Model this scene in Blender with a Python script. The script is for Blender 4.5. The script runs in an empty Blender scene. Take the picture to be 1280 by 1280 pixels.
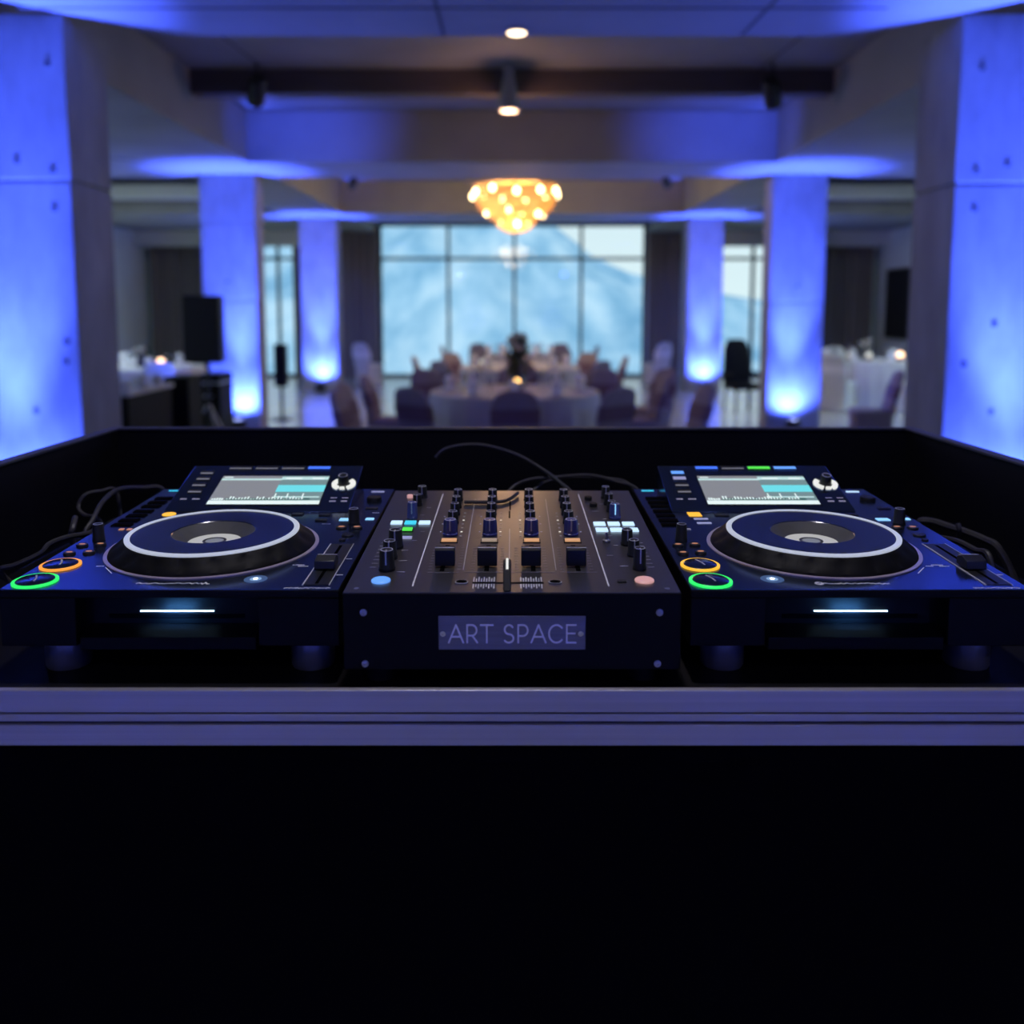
import bpy, bmesh, math, random
from mathutils import Matrix, Vector
random.seed(7)
R = math.radians
sc = bpy.context.scene
COL = sc.collection
T = Matrix.Translation
def RX(d): return Matrix.Rotation(R(d), 4, 'X')
def RY(d): return Matrix.Rotation(R(d), 4, 'Y')
def RZ(d): return Matrix.Rotation(R(d), 4, 'Z')
I4 = Matrix.Identity(4)

# ------------------------------------------------------------------ materials
def pm(name, col, rough=.5, metal=0., spec=.5, ior=1.5, emit=None, es=0., var=.12, nscale=30., bump=0., rvar=0., trans=0., stretch=None, tint=None):
    m = bpy.data.materials.new(name); m.use_nodes = True
    nt = m.node_tree; b = nt.nodes['Principled BSDF']
    b.inputs['Roughness'].default_value = rough
    b.inputs['Metallic'].default_value = metal
    b.inputs['IOR'].default_value = ior
    b.inputs['Specular IOR Level'].default_value = spec
    if trans: b.inputs['Transmission Weight'].default_value = trans
    c = (*col, 1)
    b.inputs['Base Color'].default_value = c
    if tint: b.inputs['Specular Tint'].default_value = (*tint, 1)
    if emit:
        b.inputs['Emission Color'].default_value = (*emit, 1); b.inputs['Emission Strength'].default_value = es
    if var or bump or rvar:
        tc = nt.nodes.new('ShaderNodeTexCoord'); n = nt.nodes.new('ShaderNodeTexNoise')
        n.inputs['Scale'].default_value = nscale; n.inputs['Detail'].default_value = 6; n.inputs['Roughness'].default_value = .6
        src = tc.outputs['Object']
        if stretch:
            mp = nt.nodes.new('ShaderNodeMapping'); mp.inputs['Scale'].default_value = stretch
            nt.links.new(src, mp.inputs['Vector']); src = mp.outputs['Vector']
        nt.links.new(src, n.inputs['Vector'])
        if var:
            r = nt.nodes.new('ShaderNodeValToRGB')
            r.color_ramp.elements[0].position = .3; r.color_ramp.elements[1].position = .7
            r.color_ramp.elements[0].color = (*[v * (1 - var) for v in col], 1)
            r.color_ramp.elements[1].color = (*[min(1, v * (1 + var)) for v in col], 1)
            nt.links.new(n.outputs['Fac'], r.inputs['Fac']); nt.links.new(r.outputs['Color'], b.inputs['Base Color'])
        if rvar:
            mr = nt.nodes.new('ShaderNodeMapRange')
            mr.inputs['To Min'].default_value = max(0, rough - rvar); mr.inputs['To Max'].default_value = min(1, rough + rvar)
            nt.links.new(n.outputs['Fac'], mr.inputs['Value']); nt.links.new(mr.outputs['Result'], b.inputs['Roughness'])
        if bump:
            bp = nt.nodes.new('ShaderNodeBump'); bp.inputs['Strength'].default_value = bump; bp.inputs['Distance'].default_value = .01
            nt.links.new(n.outputs['Fac'], bp.inputs['Height']); nt.links.new(bp.outputs['Normal'], b.inputs['Normal'])
    return m
def em(name, col, s): return pm(name, tuple(v * .3 for v in col), .4, emit=col, es=s, var=0)

M = dict(
    concrete=pm('concrete', (.27, .265, .265), .75, var=.26, nscale=3.4, bump=.2, stretch=(1, 1, .4)),
    concrete_ceiling=pm('concrete_ceiling', (.26, .255, .26), .75, var=.14, nscale=.9, bump=.1),
    joint=pm('joint', (.10, .10, .11), .9),
    timber=pm('dark_timber', (.10, .075, .065), .6, var=.2, nscale=4, stretch=(.3, 1, 4)),
    floor=pm('floor_stone', (.44, .45, .45), .20, var=.12, nscale=1.2, rvar=.06),
    wall=pm('wall_paint', (.60, .66, .67), .8, var=.05, nscale=1.5),
    dark_wall=pm('rear_wall_paint', (.30, .30, .32), .8, var=.05),
    soffit=pm('soffit_white', (.55, .56, .55), .6, var=.05),
    curtain=pm('curtain_cloth', (.17, .15, .15), .9, var=.15, nscale=8, stretch=(1, 1, .05)),
    frame=pm('window_frame', (.03, .05, .06), .45, metal=.3),
    black=pm('black_plastic', (.010, .010, .012), .45),
    black_soft=pm('black_laminate', (.004, .004, .006), .6, spec=.15, rvar=.05),
    void=pm('black_board', (.0022, .0022, .003), .95, spec=.02),
    panel=pm('black_panel', (.008, .010, .018), .17, ior=2.8, nscale=300, tint=(.32, .50, 1)),
    side=pm('dark_body', (.003, .003, .004), .55, spec=.12),
    mixpanel=pm('mixer_panel', (.030, .027, .030), .31, ior=2.2, nscale=200),
    gloss=pm('gloss_black', (.005, .007, .016), .2, ior=2.0, var=0),
    rubber=pm('knob_rubber', (.008, .008, .009), .55, spec=.4),
    jogrubber=pm('jog_rubber', (.0045, .0042, .0042), .6, spec=.18), cup=pm('display_cup', (.07, .07, .07), .7, var=0),
    rib=pm('ribbed_blue_knob', (.06, .07, .24), .35, spec=.5),
    ribedge=pm('knob_top', (.60, .60, .68), .4),
    alu=pm('aluminium', (.46, .45, .50), .42, metal=.55, var=.10, nscale=6, stretch=(.15, 8, 30), rvar=.06),
    alu_dark=pm('aluminium_groove', (.06, .06, .08), .6, metal=.4),
    steel=pm('brushed_steel', (.40, .40, .46), .38, metal=.8, var=.12, nscale=20, stretch=(.3, 1, 12)),
    plate=pm('name_plate_metal', (.20, .20, .25), .42, metal=.7, var=.15, nscale=30, stretch=(.15, 1, 10)),
    letter=pm('engraved_letter', (.60, .60, .80), .5, var=0, emit=(.32, .32, .55), es=.12),
    chrome=pm('chrome', (.7, .7, .75), .2, metal=1, var=0),
    foot=pm('foot_metal', (.42, .42, .50), .34, metal=.8, var=.15, nscale=40, stretch=(1, 1, .05)),
    print=pm('white_print', (.88, .88, .92), .6, var=0),
    printdim=pm('grey_print', (.50, .50, .55), .6, var=0),
    bezel=pm('jog_bezel', (.50, .42, .52), .35, metal=.3, var=0),
    ring_lit=em('jog_ring_light', (.62, .68, .82), .62),
    dial_lit=em('jog_display_light', (.60, .60, .58), .62),
    dial_dark=pm('jog_logo', (.06, .06, .065), .4, var=0),
    dial_mid=pm('jog_logo_mid', (.16, .17, .18), .4, var=0, emit=(.3, .32, .34), es=.4),
    green=em('green_led', (.03, 1, .16), 1.0),
    orange=em('orange_led', (1, .36, .05), 1.0),
    yellow=em('yellow_led', (1, .52, .04), 1.0),
    amber_dim=em('amber_key', (.85, .36, .20), .5),
    cyan=em('cyan_led', (.05, .62, .85), 1.0),
    blue=em('blue_led', (.06, .18, .95), 1.0),
    sky_led=em('pale_blue_led', (.30, .66, 1), 1.0),
    ice=em('ice_led', (.55, .78, 1), 1.1),
    cueblue=em('cue_blue', (.14, .38, 1), .95),
    cuepink=em('cue_pink', (.85, .45, .45), .62),
    peach=em('peach_led', (.90, .46, .22), .62),
    peach_dim=em('peach_led_dim', (.62, .46, .34), .45),
    lime=em('lime_led', (.10, .85, .08), .9),
    lav=em('lavender_led', (.48, .50, .85), .5),
    grey_led=em('grey_key', (.38, .38, .44), .35),
    flare_core_glow=em('flare_core_glow', (.85, .92, 1), 6.0),
    white_soft=em('white_soft_led', (.85, .86, .80), .9),
    flare_dim=em('flare_rim_glow', (.14, .28, .62), .22), flare_mid=em('flare_mid_glow', (.36, .60, .95), .55),  # tones of the flare painted on the deck panels
    slot=em('slot_light', (.45, .72, 1), 5.0),
    lcd_base=em('lcd_grey', (.22, .23, .25), .95),
    lcd_mid=em('lcd_teal_grey', (.16, .25, .26), .95),
    lcd_cyan=em('lcd_cyan', (.14, .66, .72), 1.0),
    lcd_pale=em('lcd_pale', (.50, .72, .70), .95),
    lcd_dark=em('lcd_dark_green', (.05, .13, .12), .9),
    lcd_white=em('lcd_white', (.72, .85, .83), 1.0),
    cable=pm('cable_rubber', (.030, .028, .032), .5),
    cloth=pm('table_linen', (.55, .52, .53), .85, var=.06, nscale=6),
    cover=pm('chair_cover_cloth', (.26, .21, .24), .85, var=.08, nscale=5),
    cover_white=pm('white_chair_cloth', (.66, .66, .65), .85, var=.05, nscale=5),
    sash=pm('maroon_sash', (.15, .085, .12), .7, var=.1),
    napkin=pm('napkin_linen', (.88, .86, .87), .8, var=.04),
    china=pm('white_china', (.80, .80, .80), .25, var=.02),
    leaf=pm('dark_leaf', (.018, .032, .012), .6, var=.4, nscale=12),
    petal=pm('pale_petal', (.55, .50, .46), .7, var=.1),
    vase=pm('dark_vase', (.02, .02, .022), .3),
    wax=em('candle_flame', (1, .55, .16), 9.0),
    wax_pale=em('candle_pale_flame', (1, .62, .38), 4.0),
    holder=pm('amber_holder', (.35, .16, .04), .3),
    brass=pm('brass', (.60, .36, .12), .3, metal=1, var=.05),
    bulb=em('chandelier_bulb', (1, .74, .36), 11.0),
    lamp_lit=em('lens_or_flare_disc', (1, .74, .48), 5.0),
    uplens=em('uplight_lens', (.45, .55, 1), 8.0),
    lamp_body=pm('lamp_housing', (.30, .29, .31), .5),
    sand=pm('valley_ground', (.72, .84, .86), .9, var=.18, nscale=.05),
)
def crystal():
    m = bpy.data.materials.new('amber_crystal'); m.use_nodes = True; nt = m.node_tree; nt.nodes.clear()
    o = nt.nodes.new('ShaderNodeOutputMaterial'); a = nt.nodes.new('ShaderNodeBsdfTranslucent'); g = nt.nodes.new('ShaderNodeBsdfGlossy')
    t = nt.nodes.new('ShaderNodeBsdfTransparent'); x = nt.nodes.new('ShaderNodeMixShader'); y = nt.nodes.new('ShaderNodeMixShader')
    d = nt.nodes.new('ShaderNodeBsdfDiffuse'); z = nt.nodes.new('ShaderNodeMixShader')
    a.inputs['Color'].default_value = (.56, .39, .17, 1); d.inputs['Color'].default_value = (.45, .31, .14, 1)
    g.inputs['Roughness'].default_value = .15; g.inputs['Color'].default_value = (1, .8, .55, 1); t.inputs['Color'].default_value = (1, .85, .65, 1)
    z.inputs['Fac'].default_value = .4; nt.links.new(a.outputs[0], z.inputs[1]); nt.links.new(d.outputs[0], z.inputs[2])
    x.inputs['Fac'].default_value = .15; nt.links.new(z.outputs[0], x.inputs[1]); nt.links.new(g.outputs[0], x.inputs[2])
    y.inputs['Fac'].default_value = .30; nt.links.new(x.outputs[0], y.inputs[1]); nt.links.new(t.outputs[0], y.inputs[2])
    nt.links.new(y.outputs[0], o.inputs['Surface']); return m
M['crystal'] = crystal()
def glass(name, tint, f):
    m = bpy.data.materials.new(name); m.use_nodes = True; nt = m.node_tree; nt.nodes.clear()
    o = nt.nodes.new('ShaderNodeOutputMaterial'); t = nt.nodes.new('ShaderNodeBsdfTransparent'); g = nt.nodes.new('ShaderNodeBsdfGlossy')
    t.inputs['Color'].default_value = (*tint, 1); g.inputs['Roughness'].default_value = .02
    x = nt.nodes.new('ShaderNodeMixShader'); fr = nt.nodes.new('ShaderNodeFresnel'); fr.inputs['IOR'].default_value = f
    nt.links.new(fr.outputs[0], x.inputs['Fac']); nt.links.new(t.outputs[0], x.inputs[1]); nt.links.new(g.outputs[0], x.inputs[2])
    nt.links.new(x.outputs[0], o.inputs['Surface']); return m
M['pane'] = glass('window_glass', (.86, .96, .98), 1.5)
M['wineglass'] = glass('wine_glass', (.93, .94, .96), 1.6)
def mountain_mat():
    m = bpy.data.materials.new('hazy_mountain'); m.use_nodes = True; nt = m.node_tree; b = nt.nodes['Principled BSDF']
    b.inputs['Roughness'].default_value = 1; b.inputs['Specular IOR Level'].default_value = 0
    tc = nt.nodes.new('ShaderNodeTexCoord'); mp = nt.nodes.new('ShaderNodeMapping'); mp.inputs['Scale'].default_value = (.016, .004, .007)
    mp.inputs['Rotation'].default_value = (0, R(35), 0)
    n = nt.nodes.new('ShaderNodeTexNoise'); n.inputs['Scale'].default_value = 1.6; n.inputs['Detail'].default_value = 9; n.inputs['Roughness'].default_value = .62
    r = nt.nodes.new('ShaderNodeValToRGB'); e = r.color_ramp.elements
    e[0].position = .38; e[0].color = (.27, .46, .60, 1); e[1].position = .62; e[1].color = (.66, .76, .81, 1)  # bluish aerial haze is put into these base colours
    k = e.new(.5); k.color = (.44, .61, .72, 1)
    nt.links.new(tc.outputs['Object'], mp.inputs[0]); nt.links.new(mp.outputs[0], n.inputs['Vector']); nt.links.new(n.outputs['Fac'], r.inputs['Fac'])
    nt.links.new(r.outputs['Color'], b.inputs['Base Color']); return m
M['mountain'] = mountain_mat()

# ------------------------------------------------------------------ mesh helpers
class MB:
    def __init__(s): s.bm = bmesh.new(); s.mi = 0
    def _fin(s, vs, M0):
        if M0 is not None:
            for v in vs: v.co = M0 @ v.co
    def face(s, vs):
        try:
            f = s.bm.faces.new(vs); f.material_index = s.mi; return f
        except ValueError: return None
    def box(s, x0, x1, y0, y1, z0, z1, M0=None):
        v = [s.bm.verts.new(p) for p in ((x0,y0,z0),(x1,y0,z0),(x1,y1,z0),(x0,y1,z0),(x0,y0,z1),(x1,y0,z1),(x1,y1,z1),(x0,y1,z1))]
        for q in ((3,2,1,0),(4,5,6,7),(0,1,5,4),(1,2,6,5),(2,3,7,6),(3,0,4,7)): s.face([v[i] for i in q])
        s._fin(v, M0); return s
    def prism(s, poly, a, b, axis='X', M0=None):
        def P(p, t): return {'X': (t, p[0], p[1]), 'Y': (p[0], t, p[1]), 'Z': (p[0], p[1], t)}[axis]
        A = [s.bm.verts.new(P(p, a)) for p in poly]; B = [s.bm.verts.new(P(p, b)) for p in poly]
        n = len(poly); s.face(A[::-1]); s.face(B)
        for i in range(n): s.face([A[i], A[(i+1) % n], B[(i+1) % n], B[i]])
        s._fin(A + B, M0); return s
    def lathe(s, prof, seg=32, M0=None, fl=None, caps=True):
        rings = []
        for (r, z) in prof:
            if r < 1e-6: rings.append([s.bm.verts.new((0, 0, z))])
            else:
                L = []
                for i in range(seg):
                    a = 2 * math.pi * i / seg; rr = r * (fl(a, z) if fl else 1)
                    L.append(s.bm.verts.new((rr * math.cos(a), rr * math.sin(a), z)))
                rings.append(L)
        for A, B in zip(rings, rings[1:]):
            if len(A) == 1 and len(B) == 1: continue
            for i in range(seg):
                j = (i + 1) % seg
                if len(A) == 1: s.face([A[0], B[j], B[i]])
                elif len(B) == 1: s.face([A[i], A[j], B[0]])
                else: s.face([A[i], A[j], B[j], B[i]])
        if caps:
            if len(rings[0]) > 1: s.face(rings[0][::-1])
            if len(rings[-1]) > 1: s.face(rings[-1])
        s._fin([v for L in rings for v in L], M0); return s
    def cyl(s, x, y, z0, z1, r, r2=None, seg=24, M0=None):
        Q = T((x, y, 0)); Q = (M0 @ Q) if M0 is not None else Q
        return s.lathe([(r, z0), (r if r2 is None else r2, z1)], seg, Q)
    def tube(s, pts, r, seg=8, M0=None):
        pts = [Vector(p) for p in pts]; rings = []
        for i, p in enumerate(pts):
            d = (pts[min(i+1, len(pts)-1)] - pts[max(i-1, 0)]).normalized()
            u = d.cross(Vector((0, 0, 1)));
            if u.length < .05: u = d.cross(Vector((1, 0, 0)))
            u.normalize(); w = u.cross(d)
            rings.append([s.bm.verts.new(p + r * (math.cos(2*math.pi*k/seg) * u + math.sin(2*math.pi*k/seg) * w)) for k in range(seg)])
        for A, B in zip(rings, rings[1:]):
            for i in range(seg): s.face([A[i], A[(i+1) % seg], B[(i+1) % seg], B[i]])
        s.face(rings[0]); s.face(rings[-1][::-1])
        s._fin([v for L in rings for v in L], M0); return s
    def loft(s, rings, M0=None):
        L = [[s.bm.verts.new(p) for p in r] for r in rings]
        for A, B in zip(L, L[1:]):
            n = len(A)
            for i in range(n): s.face([A[i], A[(i+1) % n], B[(i+1) % n], B[i]])
        s.face(L[0][::-1]); s.face(L[-1]); s._fin([v for r in L for v in r], M0); return s
    def ribbon(s, pts, w, h, M0=None):      # flat stroke in the local XY plane, h thick
        for (a, b) in zip(pts, pts[1:]):
            dx, dy = b[0]-a[0], b[1]-a[1]; l = math.hypot(dx, dy)
            if l < 1e-9: continue
            nx, ny = -dy/l*w/2, dx/l*w/2; ex, ey = dx/l*w*.35, dy/l*w*.35
            s.prism([(a[0]-ex-nx, a[1]-ey-ny), (b[0]+ex-nx, b[1]+ey-ny), (b[0]+ex+nx, b[1]+ey+ny), (a[0]-ex+nx, a[1]-ey+ny)], 0, h, 'Z', M0)
        return s
    def sphere(s, x, y, z, r, seg=12, rz=None, M0=None):
        rz = rz or r; n = max(4, seg // 2)
        Q = T((x, y, z)); Q = (M0 @ Q) if M0 is not None else Q
        return s.lathe([(r * math.sin(math.pi*i/n), -rz * math.cos(math.pi*i/n)) for i in range(n+1)], seg, Q)
    def build(s, name, mats, parent=None, smooth=True, bevel=0., tf=None, bseg=2):
        if not isinstance(mats, (list, tuple)): mats = [mats]
        bmesh.ops.recalc_face_normals(s.bm, faces=s.bm.faces)
        if tf is not None: s.bm.transform(tf)
        if smooth:
            for f in s.bm.faces: f.smooth = True
            for e in s.bm.edges:
                if len(e.link_faces) != 2 or e.calc_face_angle(0) > .62: e.smooth = False
        me = bpy.data.meshes.new(name); s.bm.to_mesh(me); s.bm.free()
        for m in mats: me.materials.append(M[m] if isinstance(m, str) else m)
        o = bpy.data.objects.new(name, me); COL.objects.link(o)
        if parent: o.parent = parent
        if bevel:
            b = o.modifiers.new('bevel', 'BEVEL'); b.width = bevel; b.segments = bseg; b.limit_method = 'ANGLE'; b.angle_limit = R(40)
        return o
def thing(name, label, cat, loc=(0, 0, 0), rz=0., group=None):
    o = bpy.data.objects.new(name, None); COL.objects.link(o); o.empty_display_size = .05
    o.location = loc; o.rotation_euler = (0, 0, R(rz)); o['label'] = label; o['category'] = cat
    if group: o['group'] = group
    return o
def tag(o, label, cat, group=None):
    o['label'] = label; o['category'] = cat
    if group: o['group'] = group
    return o
def struct(o, label=None):
    o['kind'] = 'structure'
    if label: o['label'] = label
    return o
def copy_tree(o, parent=None):
    c = o.copy(); COL.objects.link(c); c.parent = parent
    for ch in list(o.children): copy_tree(ch, c)
    return c
def lamp(kind, name, loc, energy, color, parent=None, rot=None, **kw):
    d = bpy.data.lights.new(name, kind); d.energy = energy; d.color = color
    for k, v in kw.items(): setattr(d, k, v)
    o = bpy.data.objects.new(name, d); COL.objects.link(o); o.location = loc
    if rot: o.rotation_euler = rot
    if parent: o.parent = parent
    return o

# ------------------------------------------------------------------ camera
EYE = 1.65; PITCH = R(6.04); FPX = 1126.
cd = bpy.data.cameras.new('camera'); cam = bpy.data.objects.new('camera', cd); COL.objects.link(cam)
cam.location = (0, 0, EYE); cam.rotation_euler = (R(90) - PITCH, 0, 0)
cd.sensor_width = 36; cd.lens = FPX / 1280 * 36; cd.shift_y = (504 - 640) / 1280; cd.clip_start = .05; cd.clip_end = 4000
cd.dof.use_dof = True; cd.dof.focus_distance = 1.03; cd.dof.aperture_fstop = 3.1
sc.camera = cam
def at(px, py, Y):          # the point of the place seen at a pixel of the photograph, Y metres ahead
    a = (px - 640) / FPX; b = -(py - 504) / FPX; c, s = math.cos(PITCH), math.sin(PITCH)
    t = Y / (c + b * s); return Vector((a * t, Y, EYE + (-s + b * c) * t))

# ------------------------------------------------------------------ world, valley, mountain
w = bpy.data.worlds.new('world'); sc.world = w; w.use_nodes = True; nt = w.node_tree
bg = nt.nodes['Background']; tc = nt.nodes.new('ShaderNodeTexCoord'); sp = nt.nodes.new('ShaderNodeSeparateXYZ'); rp = nt.nodes.new('ShaderNodeValToRGB')
nt.links.new(tc.outputs['Generated'], sp.inputs[0]); nt.links.new(sp.outputs['Z'], rp.inputs['Fac']); nt.links.new(rp.outputs['Color'], bg.inputs['Color'])
rp.color_ramp.elements[0].position = 0; rp.color_ramp.elements[0].color = (.80, .90, .92, 1)
rp.color_ramp.elements[1].position = .6; rp.color_ramp.elements[1].color = (.42, .60, .78, 1)
bg.inputs['Strength'].default_value = 1.1
lamp('SUN', 'daylight_sun', (0, -20, 60), 1.7, (.92, .97, 1), rot=(R(52), 0, 0), angle=R(4))

def ridge(px):
    P = [(-900, 250), (0, 262), (200, 296), (345, 300), (420, 262), (520, 238), (620, 246), (690, 281), (740, 322), (810, 347), (900, 368), (950, 380), (1100, 352), (1400, 300), (2200, 250)]
    for (a, ya), (b, yb) in zip(P, P[1:]):
        if a <= px <= b: return ya + (yb - ya) * (px - a) / (b - a)
    return 260
mb = MB(); rows = []
for j in range(26):
    t = j / 25; row = []
    for i in range(141):
        px = -900 + i * 3100 / 140; az = (px - 640) / FPX; D = 420 + 520 * t
        zr = EYE + (385 - ridge(px)) / FPX * 940 + (math.sin(i * 1.3) + math.sin(i * .47 + 1)) * 1.6
        z = -32 + (zr + 32) * t ** 1.15 + (1 - t) * t * 26 * (math.sin(i * .55 + j * .3) + .6 * math.sin(i * 1.21 - j * .5))
        row.append(mb.bm.verts.new((az * D, D, z)))
    rows.append(row)
rows.append([mb.bm.verts.new((v.co.x * 1.05, v.co.y * 1.15, -40)) for v in rows[-1]])
for A, B in zip(rows, rows[1:]):
    for i in range(140): mb.face([A[i], A[i+1], B[i+1], B[i]])
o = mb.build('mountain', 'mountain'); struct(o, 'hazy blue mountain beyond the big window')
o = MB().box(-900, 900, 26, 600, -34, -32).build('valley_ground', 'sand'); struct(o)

# ------------------------------------------------------------------ room shell
ZB = 3.40; ZC = 4.0; XB = 3.19; XW = 8.6; YW = 21.5; YR = -3.6
struct(MB().box(-XW - .3, XW + .3, YR - .3, YW + .3, -.25, 0).build('floor', 'floor'))
# ceiling: a slab at the level of the beams' undersides with open coffers
def ceil_box(name, x0, x1, y0, y1, lab=None, z0=ZB, z1=4.12, mat='concrete_ceiling'):
    return struct(MB().box(x0, x1, y0, y1, z0, z1).build(name, mat), lab)
struct(MB().box(-XW - .3, XW + .3, YR - .3, YW + .3, ZC, 4.35).build('ceiling', 'concrete_ceiling'))
mb = MB(); cx = 2.2
mb.prism([(-3.19, YR), (3.19, YR), (3.19, 5.14), (2.2, 6.05), (-2.2, 6.05), (-3.19, 5.14)], ZB, ZC - .001, 'Z')
struct(mb.build('ceiling_beam', 'concrete_ceiling'), 'wide concrete beam across the ceiling nearest the camera')
ceil_box('ceiling_beam', -XB, XB, 11.1, 12.38, 'concrete cross beam between the second pair of columns', z1=ZC - .001)
ceil_box('ceiling_beam', -XB, XB, 17.09, 18.7, 'concrete cross beam before the windows', z1=ZC - .001)
ceil_box('ceiling_slab', -XB, XB, 18.7, YW, 'ceiling strip along the windows', z0=3.75, z1=ZC - .001)
for s in (-1, 1):
    a, b = sorted((s * XB, s * 4.3))
    ceil_box('ceiling_beam', a, b, YR, YW, 'long concrete beam over the row of columns', z1=ZC - .001)
    a, b = sorted((s * 4.3, s * XW))
    ceil_box('ceiling_slab', a, b, YR, 12.42, 'low concrete ceiling over the side aisle', z1=ZC - .001)
    ceil_box('ceiling_slab', a, b, 17.1, YW, 'low concrete ceiling by the windows of the side aisle', z1=ZC - .001)
    struct(MB().box(a, b, 16.55, 16.95, 3.63, 3.86).build('trim_1', 'soffit'), 'pale soffit box across the side aisle ceiling')
    struct(MB().box(a, b, YW - .75, YW - .55, 3.05, ZB - .002).build('trim_2', 'soffit'), 'pale pelmet above the side aisle curtain')
    a, b = sorted((s * XW, s * (XW + .25))); wn = 'wall_left' if s < 0 else 'wall_right'
    mb = MB()
    for y0, y1, z0, z1 in ((YR, 2.0, 0, ZC), (18.8, YW, 0, ZC), (2.0, 18.8, 0, .3), (2.0, 18.8, 3.2, ZC)): mb.box(a, b, y0, y1, z0, z1)
    struct(mb.build(wn, 'wall'))
    r = struct(bpy.data.objects.new('window_%d' % (4 if s < 0 else 5), None), 'unseen aisle window added in the side wall for daylight fill'); COL.objects.link(r); r.location = (s * (XW + .1), 0, 0)  # out-of-view window, added as daylight fill for the aisles
    ys = [2.0 + 16.8 * k / 8 for k in range(9)]; mb = MB()
    for y in ys: mb.box(-.04, .04, y - .035, y + .035, .3, 3.2)
    mb.box(-.042, .042, 2.0, 18.8, .3, .37); mb.box(-.042, .042, 2.0, 18.8, 3.13, 3.2); mb.box(-.042, .042, 2.0, 18.8, 2.45, 2.52)
    mb.build('window_frame', 'frame', r, smooth=False)
    for y0, y1 in zip(ys, ys[1:]):
        m2 = MB(); m2.face([m2.bm.verts.new(p) for p in ((0, y0, .33), (0, y1, .33), (0, y1, 3.16), (0, y0, 3.16))]); m2.build('window_pane', 'pane', r, smooth=False)
    d = bpy.data.lights.new('window_portal', 'AREA'); d.shape = 'RECTANGLE'; d.size = 2.9; d.size_y = 16.8; d.cycles.is_portal = True
    p = bpy.data.objects.new('window_portal', d); COL.objects.link(p); p.location = (s * (XW + .27), 10.4, 1.75); p.rotation_euler = (0, R(90 * s), 0)
# ceiling seams
def seam(x0, y0, x1, y1, z=ZB, wd=.022):
    dx, dy = x1-x0, y1-y0; l = math.hypot(dx, dy); nx, ny = -dy/l*wd/2, dx/l*wd/2
    o = MB().prism([(x0-nx, y0-ny), (x1-nx, y1-ny), (x1+nx, y1+ny), (x0+nx, y0+ny)], z - .004, z + .004, 'Z').build('trim_3', 'joint'); return struct(o, 'thin joint in the concrete ceiling')
seam(-.44, 4.3, -.44, 6.04); seam(1.55, 4.3, 1.48, 6.04); seam(-2.9, 5.5, 2.2, 5.5)
seam(-2.6, 6.9, -2.45, 9.2, ZC); seam(2.6, 6.9, 2.45, 9.2, ZC); seam(-5.6, 9.9, -4.4, 11.1); seam(4.4, 11.1, 5.6, 9.9)
# dark cross bar in the first coffer
o = MB().box(-3.188, 3.188, 9.2, 9.42, 3.765, ZC - .002).build('ceiling_beam', 'timber'); struct(o, 'slim dark bar across the first ceiling coffer')
# rear wall
struct(MB().box(-XW - .25, XW + .25, YR - .25, YR, 0, ZC).build('wall_rear', 'dark_wall'))
# window wall: piers between the three windows
WINS = [(-6.95, -5.06), (-3.16, 3.18), (4.78, 6.95)]
edges = [-XW - .25] + [v for q in WINS for v in q] + [XW + .25]
for i in range(0, len(edges), 2):
    struct(MB().box(edges[i], edges[i+1], YW, YW + .3, 0, ZC).build('wall_front', 'wall'))
for a, b in WINS: struct(MB().box(a, b, YW, YW + .3, 3.62, ZC).build('wall_front', 'wall'), 'wall above the window')
FR = {0: [-5.55], 1: [-1.51, .057, 1.643], 2: [5.72]}
for k, (a, b) in enumerate(WINS):
    r = struct(bpy.data.objects.new('window_%d' % (k+1), None)); COL.objects.link(r); r.location = (0, YW + .1, 0)
    r['label'] = ['tall window of the aisle on the speaker side', 'wide window wall onto the mountain behind the tables', 'tall window behind the dark high-backed chair'][k]
    mb = MB()
    for x in [a + .035] + FR[k] + [b - .035]: mb.box(x - .035, x + .035, -.04, .06, .02, 3.62)
    mb.box(a, b, -.042, .062, 2.775, 2.845); mb.box(a, b, -.042, .062, 0, .075); mb.box(a, b, -.042, .062, 3.56, 3.62)
    mb.build('window_frame', 'frame', r, smooth=False)
    xs = [a + .07] + FR[k] + [b - .07]
    for x0, x1 in zip(xs, xs[1:]):
        for z0, z1 in ((.075, 2.775), (2.845, 3.56)):
            m2 = MB(); q = [m2.bm.verts.new(p) for p in ((x0, .01, z0), (x1, .01, z0), (x1, .01, z1), (x0, .01, z1))]; m2.face(q)
            m2.build('window_pane', 'pane', r, smooth=False)
    d = bpy.data.lights.new('window_portal', 'AREA'); d.shape = 'RECTANGLE'; d.size = b - a; d.size_y = 3.6; d.cycles.is_portal = True
    p = bpy.data.objects.new('window_portal', d); COL.objects.link(p); p.location = ((a + b) / 2, YW + .32, 1.8); p.rotation_euler = (R(-90), 0, 0)
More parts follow.
